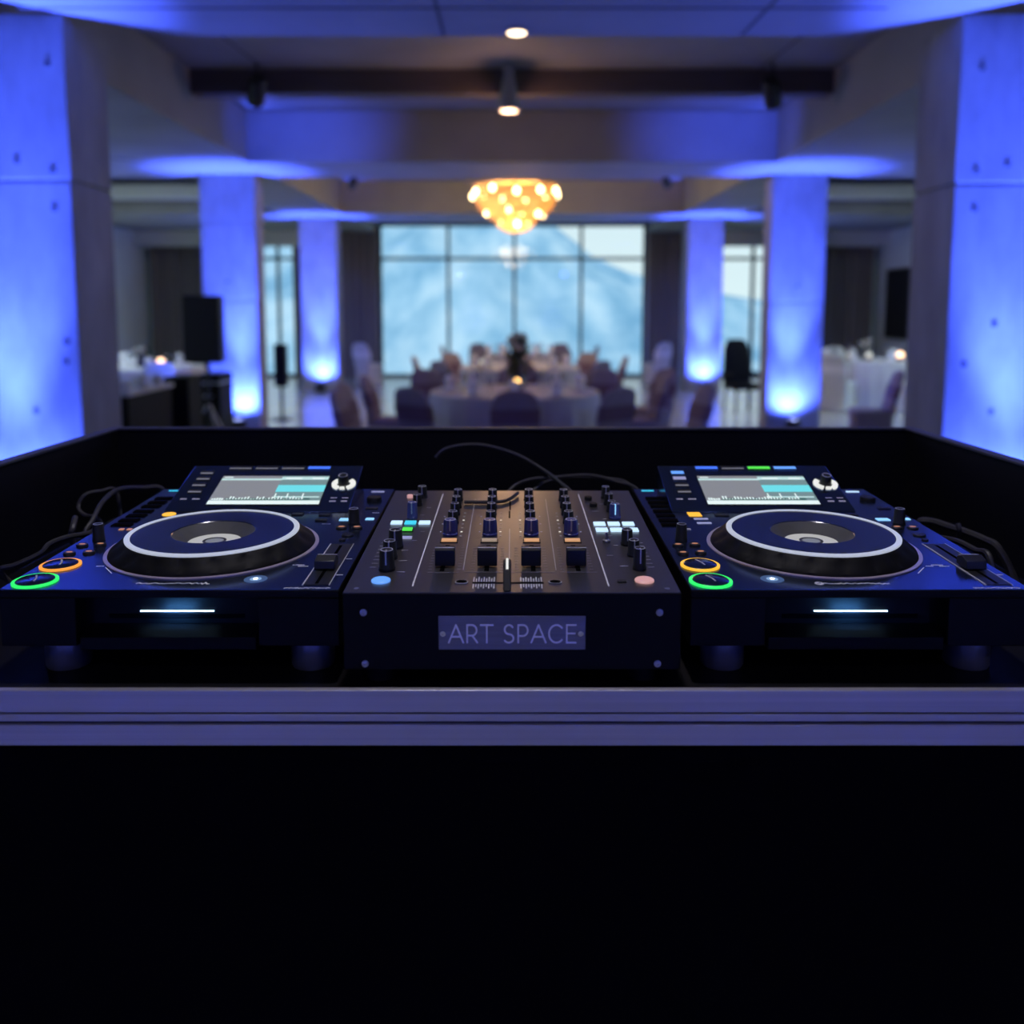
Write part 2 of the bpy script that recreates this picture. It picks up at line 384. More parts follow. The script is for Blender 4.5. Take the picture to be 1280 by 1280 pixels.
# curtains
def curtain(x0, x1, y, z1, label):
    t = thing('curtain', label, 'curtain', ((x0 + x1) / 2, y, 0))
    n = int((x1 - x0) / .02); mb = MB(); h = (x1 - x0) / 2
    F, B = [], []
    for i in range(n + 1):
        x = -h + 2 * h * i / n; d = .05 * math.sin(x * 34) + .02 * math.sin(x * 13 + 1)
        F.append((x, d)); B.append((x, d + .012))
    mb.prism(F + B[::-1], .02, z1, 'Z'); mb.build('curtain_panel', 'curtain', t)
    MB().tube([(-h, 0, z1 + .02), (h, 0, z1 + .02)], .015).build('curtain_rail', 'frame', t)
curtain(-3.98, -3.10, 21.2, 3.52, 'dark grey curtain between the speaker-side columns and the big window')
curtain(3.19, 3.95, 21.2, 3.52, 'dark grey curtain at the big window, by the column with the forked uplight')
curtain(-5.10, -4.25, 21.2, 3.36, 'narrow dark curtain between the tall window and the far column')
curtain(-8.45, -7.0, 21.2, 3.30, 'brown curtain in the aisle corner behind the loudspeaker')
curtain(7.05, 8.40, 21.2, 3.30, 'brown curtain in the aisle corner near the wall screen')

# ------------------------------------------------------------------ columns
def column(x0, x1, y0, y1, joints, holes, label):
    r = struct(bpy.data.objects.new('column', None), label); COL.objects.link(r); r.location = ((x0 + x1) / 2, (y0 + y1) / 2, 0)
    hx, hy = (x1 - x0) / 2, (y1 - y0) / 2; zs = [0] + joints + [ZB - .001]; mb = MB()
    for a, b in zip(zs, zs[1:]): mb.box(-hx, hx, -hy, hy, a + (.008 if a else 0), b - (.008 if b < ZB - .01 else 0))
    for j in joints: mb.box(-hx + .012, hx - .012, -hy + .012, hy - .012, j - .009, j + .009)
    mb.build('shaft', 'concrete', r, bevel=.006)
    for (x, z) in holes:
        MB().lathe([(.0, 0), (.018, 0), (.022, .004), (.022, .01)], 14, T((x - (x0 + x1) / 2, -hy - .004, z)) @ RX(-90)).build('tie_hole', 'joint', r)
def hole(px, py, Y): p = at(px, py, Y); return (p.x, p.z)
column(-3.42, -2.69, 5.6, 6.17, [2.42], [hole(*p, 5.6) for p in ((59, 80), (21, 201), (66, 213), (68, 261), (83, 428), (82, 453), (45, 514))], 'tall blue-lit concrete column beside the case, on the speaker side')
column(2.70, 3.43, 5.6, 6.17, [2.40], [hole(*p, 5.6) for p in ((1228, 85), (1220, 214), (1259, 206), (1218, 262), (1205, 456), (1243, 406), (1239, 516))], 'tall blue-lit concrete column beside the case, on the wall screen side')
column(-4.12, -3.40, 12.1, 12.5, [1.74, 2.77], [hole(284, 352, 12.1)], 'blue-lit column behind the black loudspeaker')
column(3.44, 4.16, 12.1, 12.5, [1.72], [hole(997, 357, 12.1)], 'blue-lit column beside the white draped aisle table')
column(-4.17, -3.45, 17.9, 18.4, [2.5], [hole(402, 370, 17.9)], 'far blue-lit column by the tall window')
column(3.47, 4.15, 17.9, 18.4, [2.5], [hole(873, 375, 17.9)], 'far blue-lit column behind the dark high-backed chair')

# ------------------------------------------------------------------ blue uplights
UPC = (.052, .105, 1.0)
def uplight(x, y, e, label, tilt=0, cone=44, blend=1., wide=.10):
    t = thing('uplight', label, 'uplight', (x, y, 0), group='blue uplights at the columns')
    MB().lathe([(.085, .03), (.095, .05), (.095, .18), (.085, .19), (.075, .185), (.075, .17), (0, .17)], 20).build('lamp_can', 'black', t)
    MB().lathe([(0, .172), (.07, .172), (.07, .178), (0, .182)], 20).build('lens', 'uplens', t)
    MB().box(-.11, .11, -.07, .07, 0, .028).build('foot_plate', 'black', t, bevel=.004)
    for s in (-1, 1): MB().box(s * .1 - .004, s * .1 + .006, -.02, .02, .027, .13).build('bracket', 'black', t)
    lamp('SPOT', 'uplight_beam', (0, 0, .2), e, UPC, t, rot=(R(180 - tilt), 0, 0), spot_size=R(cone), spot_blend=blend, shadow_soft_size=.06)
    lamp('SPOT', 'uplight_spill', (0, 0, .2), e * wide, UPC, t, rot=(R(180 - (26 if tilt >= 0 else -26)), 0, 0), spot_size=R(140), spot_blend=1, shadow_soft_size=.05)
UE = 5200
uplight(-3.10, 5.33, UE, 'blue uplight at the foot of the nearest speaker-side column')
uplight(3.10, 5.33, UE, 'blue uplight at the foot of the nearest screen-side column')
uplight(-3.62, 11.83, UE, 'blue uplight at the foot of the column behind the loudspeaker')
uplight(3.72, 11.83, UE, 'blue uplight at the foot of the column by the white draped table')
uplight(-3.77, 17.63, UE, 'blue uplight at the foot of the far column by the tall window')
uplight(3.80, 17.63, UE, 'blue uplight at the foot of the far column behind the dark chair')
for s in (-1, 1):  # added pair behind the camera, blue fill for the rail front
    uplight(s * 2.0, YR + .35, UE * .21, 'unseen blue uplight added at the rear wall, %s' % ('speaker side' if s < 0 else 'screen side'), tilt=-6, wide=.6)

# ------------------------------------------------------------------ ceiling lamps
def ceiling_spot(p, target, label, e, sc_=1., cone=50, spill=None):
    t = thing('spotlight', label, 'spotlight', (p[0], p[1], ZC), group='black ceiling spotlights')
    d = p[2] - ZC; v = Vector(target) - Vector(p); q = v.to_track_quat('-Z', 'Y').to_matrix().to_4x4()
    MB().cyl(0, 0, d + .02, -.001, .012, seg=10).build('stem', 'black', t)
    MB().lathe([(0, -.07), (.050, -.07), (.052, -.10), (.060, -.10), (.060, .08), (.045, .11), (0, .11)], 20, T((0, 0, d)) @ q @ Matrix.Scale(sc_, 4)).build('lamp_head', 'black', t)
    lamp('SPOT', 'spotlight_beam', Vector((0, 0, d)) + v.normalized() * .125 * sc_, e, UPC, t, rot=q.to_euler(), spot_size=R(cone), spot_blend=1, shadow_soft_size=.05)
    if spill:
        v = Vector(spill) - Vector((p[0], p[1], p[2] - .16)); lamp('SPOT', 'spotlight_spill', Vector((0, 0, d - .17)) + v.normalized() * .13, e * .5, UPC, t, rot=v.to_track_quat('-Z', 'Y').to_euler(), spot_size=R(74), spot_blend=1, shadow_soft_size=.05)
SE = 470
ceiling_spot(at(321, 113, 9.0), (-3.74, 12.1, 1.6), 'black spotlight by the dark bar, loudspeaker side', SE, 1.45, spill=(-2.5, 11.1, 3.8))
ceiling_spot(at(965, 115, 9.0), (3.80, 12.1, 1.6), 'black spotlight by the dark bar, wall screen side', SE, 1.45, spill=(2.5, 11.1, 3.8))
ceiling_spot(at(441, 229, 12.8), (-3.81, 17.9, 1.8), 'small black spotlight behind the second cross beam, loudspeaker side', SE * 2, cone=32)
ceiling_spot(at(833, 228, 12.8), (3.81, 17.9, 1.8), 'small black spotlight behind the second cross beam, wall screen side', SE * 2, cone=32)
ceiling_spot((-2.3, 2.2, 3.2), (-3.1, 5.6, 1.8), 'unseen black spotlight added above the case, loudspeaker side', SE, 1.4, cone=56)  # added pair out of view, evens the blue wash on the near columns
ceiling_spot((2.3, 2.2, 3.2), (3.1, 5.6, 1.8), 'unseen black spotlight added above the case, wall screen side', SE, 1.4, cone=56)
t = thing('ceiling_lamp', 'grey cone pendant lamp on the middle of the dark bar', 'ceiling lamp', (-.03, 9.06, 3.99))
MB().lathe([(.05, 0), (.05, -.10), (.065, -.16), (.100, -.36), (.100, -.42), (.085, -.43), (.08, -.40), (0, -.40)], 24).build('lamp_housing', 'lamp_body', t)
MB().lathe([(0, -.405), (.08, -.405), (.08, -.418), (0, -.43)], 20).build('lens_or_flare_disc', 'lamp_lit', t)
lamp('POINT', 'ceiling_lamp_light', (0, 0, -.5), 19, (1, .54, .30), t, shadow_soft_size=.08)
t = thing('downlight', 'round glowing downlight in the nearest ceiling beam', 'downlight', (.03, 5.93, ZB))
MB().lathe([(.062, 0), (.075, -.002), (.075, -.014), (.06, -.016)], 24, caps=False).build('rim', 'lamp_body', t)
MB().lathe([(0, -.006), (.06, -.006), (.058, -.02), (0, -.03)], 20).build('lens_or_flare_disc', 'lamp_lit', t)
lamp('SPOT', 'downlight_beam', (0, 0, -.06), 14, (1, .66, .40), t, spot_size=R(120), spot_blend=1, shadow_soft_size=.06)

for x, y, e in ((-1.4, -1.6, 74), (1.4, -1.6, 74), (0, 1.0, 65)):  # added out-of-view fill over the mixer and behind the booth
    t = thing('downlight', 'unseen downlight added %s' % ('straight over the mixer' if x == 0 else 'behind the booth, loudspeaker side' if x < 0 else 'behind the booth, wall screen side'), 'downlight', (x, y, ZB))
    MB().lathe([(.062, 0), (.075, -.002), (.075, -.014), (.06, -.016)], 24, caps=False).build('rim', 'lamp_body', t)
    MB().lathe([(0, -.006), (.06, -.006), (.058, -.02), (0, -.03)], 20).build('lens_or_flare_disc', 'lamp_lit', t)
    lamp('SPOT', 'downlight_beam', (0, 0, -.06), e, (.92, .88, 1), t, spot_size=R(130), spot_blend=1, shadow_soft_size=.08)
for sx in (-1, 1):  # added fill hidden up in the recess, brightens the aisle ends
    t = thing('aisle_fill_lamp', 'unseen cool white fill lamp added in the side aisle recess, %s' % ('loudspeaker side' if sx < 0 else 'wall screen side'), 'ceiling lamp', (sx * 6.6, 13.4, ZC))
    MB().box(-.62, .62, -.32, .32, -.05, -.001).build('lamp_housing', 'lamp_body', t)
    MB().box(-.59, .59, -.29, .29, -.056, -.0505).build('diffuser', 'white_soft', t)
    lamp('AREA', 'aisle_fill_light', (0, 0, -.07), 95, (.70, .93, 1), t, shape='RECTANGLE', size=1.1, size_y=.5)
# ------------------------------------------------------------------ chandelier
CH = thing('chandelier', 'amber crystal chandelier with glowing bulbs, hung over the dining tables', 'chandelier', (.05, 14.2, ZC)); CH.scale = (.92, .92, 1)
MB().lathe([(0, 0), (.12, 0), (.12, -.03), (.02, -.06), (.015, -.48), (0, -.48)], 16).build('ceiling_rod', 'brass', CH)
def ring(mb, r, z, th=.012):
    mb.tube([(r * math.cos(a * math.pi / 24), r * math.sin(a * math.pi / 24), z) for a in range(49)], th, 6)
mb = MB(); ring(mb, .70, -.48); ring(mb, .66, -.66); ring(mb, .30, -.98); ring(mb, .27, -.90)
for k in range(8):
    a = k * math.pi / 4; mb.tube([(.02 * math.cos(a), .02 * math.sin(a), -.42), (.70 * math.cos(a), .70 * math.sin(a), -.48)], .008, 6)
    mb.tube([(.66 * math.cos(a), .66 * math.sin(a), -.66), (.27 * math.cos(a), .27 * math.sin(a), -.90)], .006, 6)
mb.build('chandelier_frame', 'brass', CH)
def drops(rows, sz):
    mb = MB()
    for j, (r, z) in enumerate(rows):
        n = max(5, int(2 * math.pi * r / (sz * 2.3)))
        for i in range(n):
            a = 2 * math.pi * (i + .5 * (j % 2)) / n
            mb.lathe([(0, -sz * 1.5), (sz, 0), (0, sz * 1.2)], 5, T((r * math.cos(a), r * math.sin(a), z)), caps=False)
    return mb
drops([(.70, -.48), (.705, -.53), (.70, -.58), (.69, -.63), (.675, -.68)], .024).build('upper_crystal_net', 'crystal', CH)
drops([(.655, -.73), (.63, -.775), (.595, -.82), (.55, -.86), (.50, -.90), (.44, -.935), (.38, -.965)], .025).build('sloping_crystal_net', 'crystal', CH)
drops([(.325, -.97), (.32, -1.01), (.30, -1.05), (.265, -1.09), (.21, -1.125), (.15, -1.15), (.08, -1.17)], .024).build('lower_crystal_net', 'crystal', CH)
for n, r, z, sz in ((11, .72, -.60, .044), (6, .50, -.90, .040), (3, .30, -1.05, .044)):
    for k in range(n):
        a = 2 * math.pi * (k + .3) / n
        MB().sphere(r * math.cos(a), r * math.sin(a), z + .03 * math.sin(k * 2.1), sz, 10, sz * 1.2).build('bulb', 'bulb', CH)
lamp('POINT', 'chandelier_light', (0, 0, -.62), 230, (1, .66, .34), CH, shadow_soft_size=.42)
lamp('POINT', 'chandelier_low_light', (0, 0, -1.02), 25, (1, .66, .34), CH, shadow_soft_size=.16)

# ------------------------------------------------------------------ dining furniture
def rr(wd, dp, n=20, p=4.):      # rounded rectangle ring
    o = []
    for i in range(n):
        a = 2 * math.pi * i / n; c, s = math.cos(a), math.sin(a)
        o.append((wd / 2 * math.copysign(abs(c) ** (2 / p), c), dp / 2 * math.copysign(abs(s) ** (2 / p), s)))
    return o
def make_chair(mat, sash):
    t = thing('banquet_chair', '', 'chair')
    rings = []                     # the back of the chair is at +y, it faces -y
    for z, wd, dp, y in ((.44, .43, .10, .20), (.55, .43, .085, .205), (.68, .44, .075, .232), (.80, .43, .07, .265), (.88, .395, .066, .288), (.925, .33, .06, .302), (.95, .24, .05, .309), (.962, .12, .04, .312)):
        rings.append([(x, y + q, z) for x, q in rr(wd, dp)])
    MB().loft(rings).build('back_cover', mat, t)
    rings = []
    for z, wd, dp, y in ((.02, .47, .50, .0), (.15, .44, .465, .0), (.32, .43, .45, .0), (.43, .45, .475, 0), (.465, .45, .475, 0), (.485, .40, .42, 0)):
        rings.append([(x, y + q, z) for x, q in rr(wd, dp, 24, 6)])
    MB().loft(rings).build('seat_cover', mat, t)
    rings = [[(x, .243 + .24 * (z - .72) + q, z) for x, q in rr(.455, .092)] for z in (.63, .66, .75, .78)]
    MB().loft(rings).build('sash', sash, t)
    for sx in (-1, 1):
        for sy in (-1, 1): MB().cyl(sx * .19, sy * .2, 0, .03, .016, seg=10).build('leg', 'frame', t)
    return t
CH_A = make_chair('cover', 'sash'); CH_B = make_chair('cover_white', 'napkin'); used = set()
CH_A.scale = (1, 1, .955); CH_B.scale = (1, 1, .955)
def place(proto, x, y, face, label, group, z=0):
    if proto.name not in used: o = proto; used.add(proto.name)
    else: o = copy_tree(proto)
    o.location = (x, y, z); o.rotation_euler = (0, 0, face); o['label'] = label
    if group: o['group'] = group
    return o
CLOCK = 'six seven eight nine ten eleven twelve one two three four five'.split()
def clock(phi):                   # phi: direction from the table's centre, -90 degrees is towards the camera
    return CLOCK[int(round(((-90 - phi) % 360) / 30)) % 12]
def protos():
    d = {}
    t = thing('dinner_plate', '', 'plate'); MB().lathe([(0, 0), (.07, 0), (.13, .014), (.13, .018), (.07, .006), (0, .006)], 24).build('plate_body', 'china', t); d['plate'] = t
    t = thing('folded_napkin', '', 'napkin')
    MB().lathe([(.045, 0), (.05, .02), (.03, .06), (.055, .12), (.025, .16), (0, .15)], 10, fl=lambda a, z: 1 + .25 * math.cos(5 * a)).build('napkin_fan', 'napkin', t); d['napkin'] = t
    t = thing('wine_glass', '', 'glass')
    MB().lathe([(.034, 0), (.034, .003), (.006, .008), (.005, .085), (.03, .11), (.038, .15), (.032, .20), (.0305, .20), (.036, .15), (.028, .112), (0, .10)], 16).build('glass_body', 'wineglass', t); d['glass'] = t
    return d
PR = protos()
def drape(mb, r, h, n=26):
    prof = [(0, h + .004), (r * .9, h + .004), (r + .004, h), (r + .012, h - .03), (r + .02, h - .25), (r + .03, h - .5), (r + .04, .015)]
    mb.lathe(prof, 128, fl=lambda a, z: 1 + (0 if z > h - .02 else .028 * (h - z) / h * (math.sin(n * a) + .5 * math.sin(n * .5 * a + 1))), caps=False)
    return mb
def round_table(cx, cy, r, h, phis, where, proto=None, chairr=None, settings=True, white=False):
    t = thing('round_table', 'round banquet table hidden under the white cloth, %s' % where, 'table', (cx, cy, 0))
    MB().lathe([(0, h - .03), (r - .01, h - .03), (r - .01, h), (0, h)], 48).build('tabletop', 'timber', t)
    MB().lathe([(.28, 0), (.28, .03), (.05, .06), (.05, h - .03)], 20).build('pedestal', 'frame', t)
    c = drape(MB(), r, h + .002).build('tablecloth', 'cloth'); c.location = (cx, cy, 0)
    tag(c, 'white floor-length cloth over the round table %s' % where, 'tablecloth', 'white round tablecloths')
    for k, ph in enumerate(phis):
        a = R(ph); q = (chairr or (r + .41)); face = a - math.pi / 2
        place(proto or CH_A, cx + q * math.cos(a), cy + q * math.sin(a), face, 'cloth-covered chair at the %s o\'clock seat of the table %s' % (clock(ph), where), 'covered chairs, table ' + where)
    if settings:
        for k, ph in enumerate(phis):
            a = R(ph); ck = clock(ph)
            for kind, rad, da, lab, nm in (('plate', r - .2, 0, 'white plate', 'plates'), ('napkin', r - .2, 0, 'upright white napkin', 'napkins'), ('glass', r - .36, .16, 'stemmed wine glass', 'wine glasses')):
                x, y = cx + rad * math.cos(a + da), cy + rad * math.sin(a + da)
                place(PR[kind], x, y, a, '%s at %s o\'clock on the table %s' % (lab, ck, where), '%s on the table %s' % (nm, where), h + .0065 + (.007 if kind == 'napkin' else 0))
def candle(x, y, z, label, mat='wax', r=.035):
    t = thing('candle_holder', label, 'candle', (x, y, z), group='glowing table candles')
    MB().lathe([(r * .8, 0), (r, .01), (r, .075), (r * .92, .075), (r * .92, .012), (0, .012)], 16).build('holder', 'holder', t)
    MB().sphere(0, 0, .088, r * 1.15, 14, r * 1.25).build('flame', mat, t)
TH_ = .76
round_table(.03, 9.62, .90, TH_, [-90, -53, -127, 4, 176, 48, 90, 132], 'nearest the case', chairr=1.33)
round_table(.12, 13.7, .90, TH_, [-90, -45, -135, 0, 180, 45, 90, 135], 'below the chandelier')
round_table(.15, 17.5, .80, TH_, [-120, -60, 0, 180, 55, 125], 'right by the window')
round_table(6.15, 15.6, .90, TH_, [-130, -80, -30, 150, 90, 30], 'in the wall screen aisle', proto=CH_B)
round_table(-5.6, 13.6, .90, TH_, [-120, -60, 0, 180, 60, 120], 'in the loudspeaker aisle', proto=CH_B)
# looser chairs of the neighbouring tables
place(CH_A, -1.27, 8.0, R(86), 'cloth-covered chair standing apart, nearest the far uplit column', 'loose covered chairs')
place(CH_A, -1.36, 8.75, R(84), 'cloth-covered chair standing apart, behind the one nearest the far uplit column', 'loose covered chairs')
place(CH_A, 1.62, 10.75, R(-60), 'cloth-covered chair standing apart beside the dark curtain, dark chair side', 'loose covered chairs')
place(CH_A, 1.56, 8.5, R(-80), 'cloth-covered chair seen side-on in front of the forked uplight', 'loose covered chairs')
place(CH_A, 4.25, 10.6, R(-100), 'cloth-covered chair alone in front of the aisle table', 'loose covered chairs')
place(CH_B, -3.05, 19.2, R(150), 'white covered chair by the dark curtain, loudspeaker side', 'white chairs by the curtains')
place(CH_B, 3.1, 19.4, R(210), 'white covered chair by the dark curtain, dark chair side', 'white chairs by the curtains')
candle(.05, 9.50, TH_ + .0065, 'orange glowing candle in front of the dark centrepiece', r=.038)
candle(-5.15, 13.2, TH_ + .0065, 'peach glowing candle on the loudspeaker aisle table', 'wax_pale', .05)
candle(6.55, 15.2, TH_ + .0065, 'peach glowing candle on the wall screen aisle table', 'wax_pale', .05)
candle(6.0, 15.15, TH_ + .0065, 'white glowing candle in the middle of the wall screen aisle table', 'white_soft', .045)
candle(5.75, 15.3, TH_ + .0065, 'white glowing candle nearest the column on the wall screen aisle table', 'white_soft', .045)
candle(-.45, 13.3, TH_ + .0065, 'pale candle on the table below the chandelier', 'white_soft', .03)
def centrepiece(x, y, z, h, label, n=60):
    t = thing('flower_centrepiece', label, 'flowers', (x, y, z), group='flower centrepieces')
    MB().lathe([(.06, 0), (.075, .02), (.06, .12), (.045, .18), (.05, .19), (.038, .18), (0, .05)], 18).build('vase', 'vase', t)
    mb = MB(); m2 = MB(); rnd = random.Random(int(x * 100) + 3)
    for k in range(n):
        a = rnd.uniform(0, 6.283); rad = rnd.uniform(.02, .17); zz = .16 + rnd.random() ** .8 * (h - .2); rad *= 1 - .45 * (zz / h)
        p = Vector((rad * math.cos(a), rad * math.sin(a), zz))
        Q = T(p) @ RZ(rnd.uniform(0, 360)) @ RX(rnd.uniform(-70, 70))
        L = rnd.uniform(.05, .09); mb.lathe([(0, -L), (.022, -L * .2), (0, L)], 5, Q @ Matrix.Diagonal((1, .2, 1, 1)), caps=False)
        if k % 3 == 0: mb.tube([(0, 0, .15), tuple(p)], .004, 5)
        if k % 6 == 1: m2.sphere(p.x * 1.1, p.y * 1.1, p.z + .03, .032, 8)
    mb.build('foliage', 'leaf', t); m2.build('blossom', 'petal', t)
centrepiece(.06, 9.82, TH_ + .0065, .62, 'dark leafy flower centrepiece behind the orange candle', 110)
centrepiece(.12, 13.75, TH_ + .0065, .42, 'pale-flowered centrepiece on the table below the chandelier', 60)
centrepiece(-5.6, 13.6, TH_ + .0065, .34, 'low centrepiece on the loudspeaker aisle table', 40)
centrepiece(6.15, 15.7, TH_ + .0065, .34, 'low centrepiece on the wall screen aisle table', 40)

# ------------------------------------------------------------------ loudspeakers, bar, chair, screen
def speaker_box(t, wd, dp, z0, z1, grille=True):
    MB().prism([(-wd/2, -dp/2), (wd/2, -dp/2), (wd/2*.7, dp/2), (-wd/2*.7, dp/2)], z0, z1, 'Z').build('cabinet', 'black_soft', t, bevel=.012)
    if grille: MB().box(-wd/2+.015, wd/2-.015, -dp/2-.012, -dp/2-.001, z0+.02, z1-.02).build('grille', 'black', t, bevel=.004)
t = thing('loudspeaker', 'black loudspeaker on a tripod in front of the uplit column', 'loudspeaker', (-3.28, 9.7, 0))
speaker_box(t, .39, .36, 1.07, 1.78)
MB().cyl(0, 0, .12, 1.07, .018, seg=12).build('pole', 'black', t)
for k in range(3):
    a = R(90 + 120 * k); MB().tube([(0, 0, .62), (.42 * math.cos(a), .42 * math.sin(a), .02)], .012, 8).build('leg', 'steel', t)
t = thing('column_speaker', 'slim black column speaker on a thin stand before the tall window', 'loudspeaker', (-3.40, 13.25, 0))
MB().box(-.085, .085, -.08, .08, .5, 1.12).build('cabinet', 'black_soft', t, bevel=.01)
MB().cyl(0, 0, .03, .5, .022, seg=12).build('pole', 'black', t)
MB().lathe([(.16, 0), (.16, .015), (.03, .035)], 20).build('base_plate', 'black', t)
t = thing('bar_counter', 'black bar counter behind the nearest speaker-side column', 'counter', (-3.8, 8.0, 0))
MB().box(-.6, .58, -.48, .48, 0, .91).build('counter_body', 'black_soft', t)
MB().box(-.62, .60, -.50, .50, .91, .945).build('counter_top', 'soffit', t, bevel=.004)
cup = thing('coffee_cup', '', 'cup')
MB().lathe([(.028, 0), (.045, .03), (.05, .085), (.046, .085), (.04, .03), (0, .01)], 16).build('cup_body', 'china', cup)
MB().tube([(.045 + .028 * math.sin(a * .52), 0, .02 + .05 * a / 6) for a in range(7)], .006, 6).build('handle', 'china', cup)
for k, (x, y) in enumerate(((-3.3, 7.62), (-3.42, 7.78), (-3.27, 7.95), (-3.4, 8.15), (-3.28, 8.3), (-3.45, 8.4))):
    place(cup, x, y, k, 'white cup on the bar counter, %s from its near corner' % ('first', 'second', 'third', 'fourth', 'fifth', 'sixth')[k], 'white cups on the bar counter', .9455)
t = thing('subwoofer', 'tall black speaker cabinet between the bar counter and the tripod', 'loudspeaker', (-3.28, 8.95, 0))
MB().box(-.125, .125, -.2, .2, .02, .98).build('cabinet', 'black_soft', t, bevel=.01)
for sx in (-1, 1):
    for sy in (-1, 1): MB().cyl(sx * .1, sy * .16, 0, .02, .015, seg=8).build('foot', 'black', t)
t = thing('equipment_case', 'dark blue equipment case beside the tripod foot', 'case', (-3.63, 11.0, 0))
MB().box(-.13, .13, -.25, .25, .02, .86).build('case_body', 'side', t, bevel=.012)
MB().box(-.135, .135, -.255, .255, .74, .765).build('edge_strip', 'steel', t)
MB().tube([(-.05, -.26, .6), (-.05, -.30, .6), (.05, -.30, .6), (.05, -.26, .6)], .01, 8).build('handle', 'steel', t)
t = thing('high_backed_chair', 'dark high-backed chair near the far screen-side column', 'chair', (3.68, 14.3, 0), rz=12)
rings = []
for z, wd, dp, y in ((.40, .46, .10, .22), (.7, .46, .09, .24), (1.0, .42, .08, .27), (1.12, .32, .07, .28), (1.15, .2, .05, .285)):
    rings.append([(x, y + q, z) for x, q in rr(wd, dp)])
MB().loft(rings).build('backrest', 'black_soft', t)
MB().box(-.25, .25, -.24, .22, .36, .46).build('seat', 'black_soft', t, bevel=.03)
for sx in (-1, 1):
    for sy in (-1, 1): MB().tube([(sx * .2, sy * .19, .37), (sx * .22, sy * .22, 0)], .02, 8).build('leg', 'black', t)
    MB().box(sx * .25 - .03, sx * .25 + .03, -.22, .2, .58, .63).build('armrest', 'black_soft', t, bevel=.012)
t = thing('wall_screen', 'black screen on the aisle side wall behind the candles', 'screen', (XW - .002, 20.1, 0))
MB().box(-.07, 0, -.62, .62, .96, 2.52).build('screen_case', 'black', t, bevel=.008)
MB().box(-.074, -.0705, -.58, .58, 1.0, 2.48).build('screen_glass', 'gloss', t)

# ------------------------------------------------------------------ booth and flight case
ZF = 1.272                                     # inner floor of the case
BT = thing('dj_booth', 'plain black booth front below the aluminium rail of the case', 'booth', (0, .86, 0))
MB().box(-.78, .78, -.004, .03, 0, 1.2).build('front_panel', 'void', BT)
for s in (-1, 1): MB().box(s * .78 - .015, s * .78 + .015, .032, .82, 0, 1.2).build('side_panel', 'void', BT)
MB().box(-.8, .8, -.008, .84, 1.2005, 1.2225).build('top_panel', 'void', BT)
CASE = thing('flight_case', 'open black flight case with aluminium front rail holding the decks', 'flight case', (0, .84, 1.2235))
z0 = 1.2235
MB().box(-.715, .715, .0078, .80, 0, ZF - z0).build('base_board', 'black_soft', CASE)
mb = MB()                                       # extruded rail with two grooves
zz = [0.0008, .0225, .0245, .0325, .0345, .0575]
for a, b, d in ((zz[0], zz[1], 0), (zz[2], zz[3], .0018), (zz[4], zz[5], 0)): mb.box(-.725, .725, d, .0075, a, b)
mb.build('front_rail', 'alu', CASE, bevel=.0012)
MB().box(-.7245, .7245, .004, .0072, .02, .037).build('rail_groove', 'alu_dark', CASE)
ZT = 1.4334 - z0
MB().box(-.715, .715, .78, .795, ZF - z0 + .0005, ZT - .004).build('back_panel', 'black_soft', CASE)
MB().box(-.7155, .7155, .778, .797, ZT - .004, ZT).build('edge_trim', 'alu_dark', CASE, bevel=.0008)
for s in (-1, 1):
    MB().box(s * .7225 - .0075, s * .7225 + .0075, .021, .795, ZF - z0 + .0005, ZT - .004).build('side_panel', 'black_soft', CASE)
    MB().box(s * .7225 - .0095, s * .7225 + .0095, .021, .797, ZT - .004, ZT).build('edge_trim', 'alu_dark', CASE, bevel=.0008)

# ------------------------------------------------------------------ controls
def knob(parent, Q, u, v, r, h, mat='rubber', name='knob', line=True, top='ribedge', ribs=0, linemat='printdim'):
    K = Q @ T((u, v, .0004))
    o = MB().lathe([(r * 1.08, 0), (r * 1.08, h * .12), (r, h * .16), (r * .92, h * .93), (r * .84, h), (0, h)], 28 if not ribs else ribs * 4, K,
               fl=(lambda a, z: 1 + (.085 * math.copysign(1, math.cos(ribs * a)) if ribs and h * .14 < z < h * .95 else 0)) if ribs else None).build(name, mat, parent)
    if line:
        m2 = MB(); m2.box(-r * .10, r * .10, -r * .97, -r * .2, h, h + .0004, K); m2.box(-r * .10, r * .10, -r * 1.04, -r * .9, h * .35, h + .0003, K)
        m2.build('pointer_line', linemat, o)
    if top:
        m3 = MB(); m3.lathe([(r * .80, h), (r * .80, h + .0004), (r * .70, h + .0004), (r * .70, h)], 24, K, caps=False); m3.build('top_rim', top, o)
    return o
def key(parent, Q, u, v, wd, dp, mat, h=.0025, name='button', bevel=.0005, base=None):
    o = MB().box(u - wd/2, u + wd/2, v - dp/2, v + dp/2, .0004, h, Q).build(name, mat, parent, bevel=bevel)
    if base: MB().box(u - wd/2 - .0015, u + wd/2 + .0015, v - dp/2 - .0015, v + dp/2 + .0015, 0, .0012, Q).build('button_frame', base, o)
    return o
def round_key(parent, Q, u, v, r, mat, h=.003, name='button', cap=None):
    o = MB().lathe([(r, .0003), (r, h * .7), (r * .9, h), (0, h)], 28, Q @ T((u, v, 0))).build(name, mat, parent)
    if cap: MB().lathe([(0, h), (r * .55, h), (r * .55, h + .0004), (0, h + .0004)], 20, Q @ T((u, v, 0)) @ Matrix.Diagonal((1, .5, 1, 1))).build('key_light', cap, o)
    return o
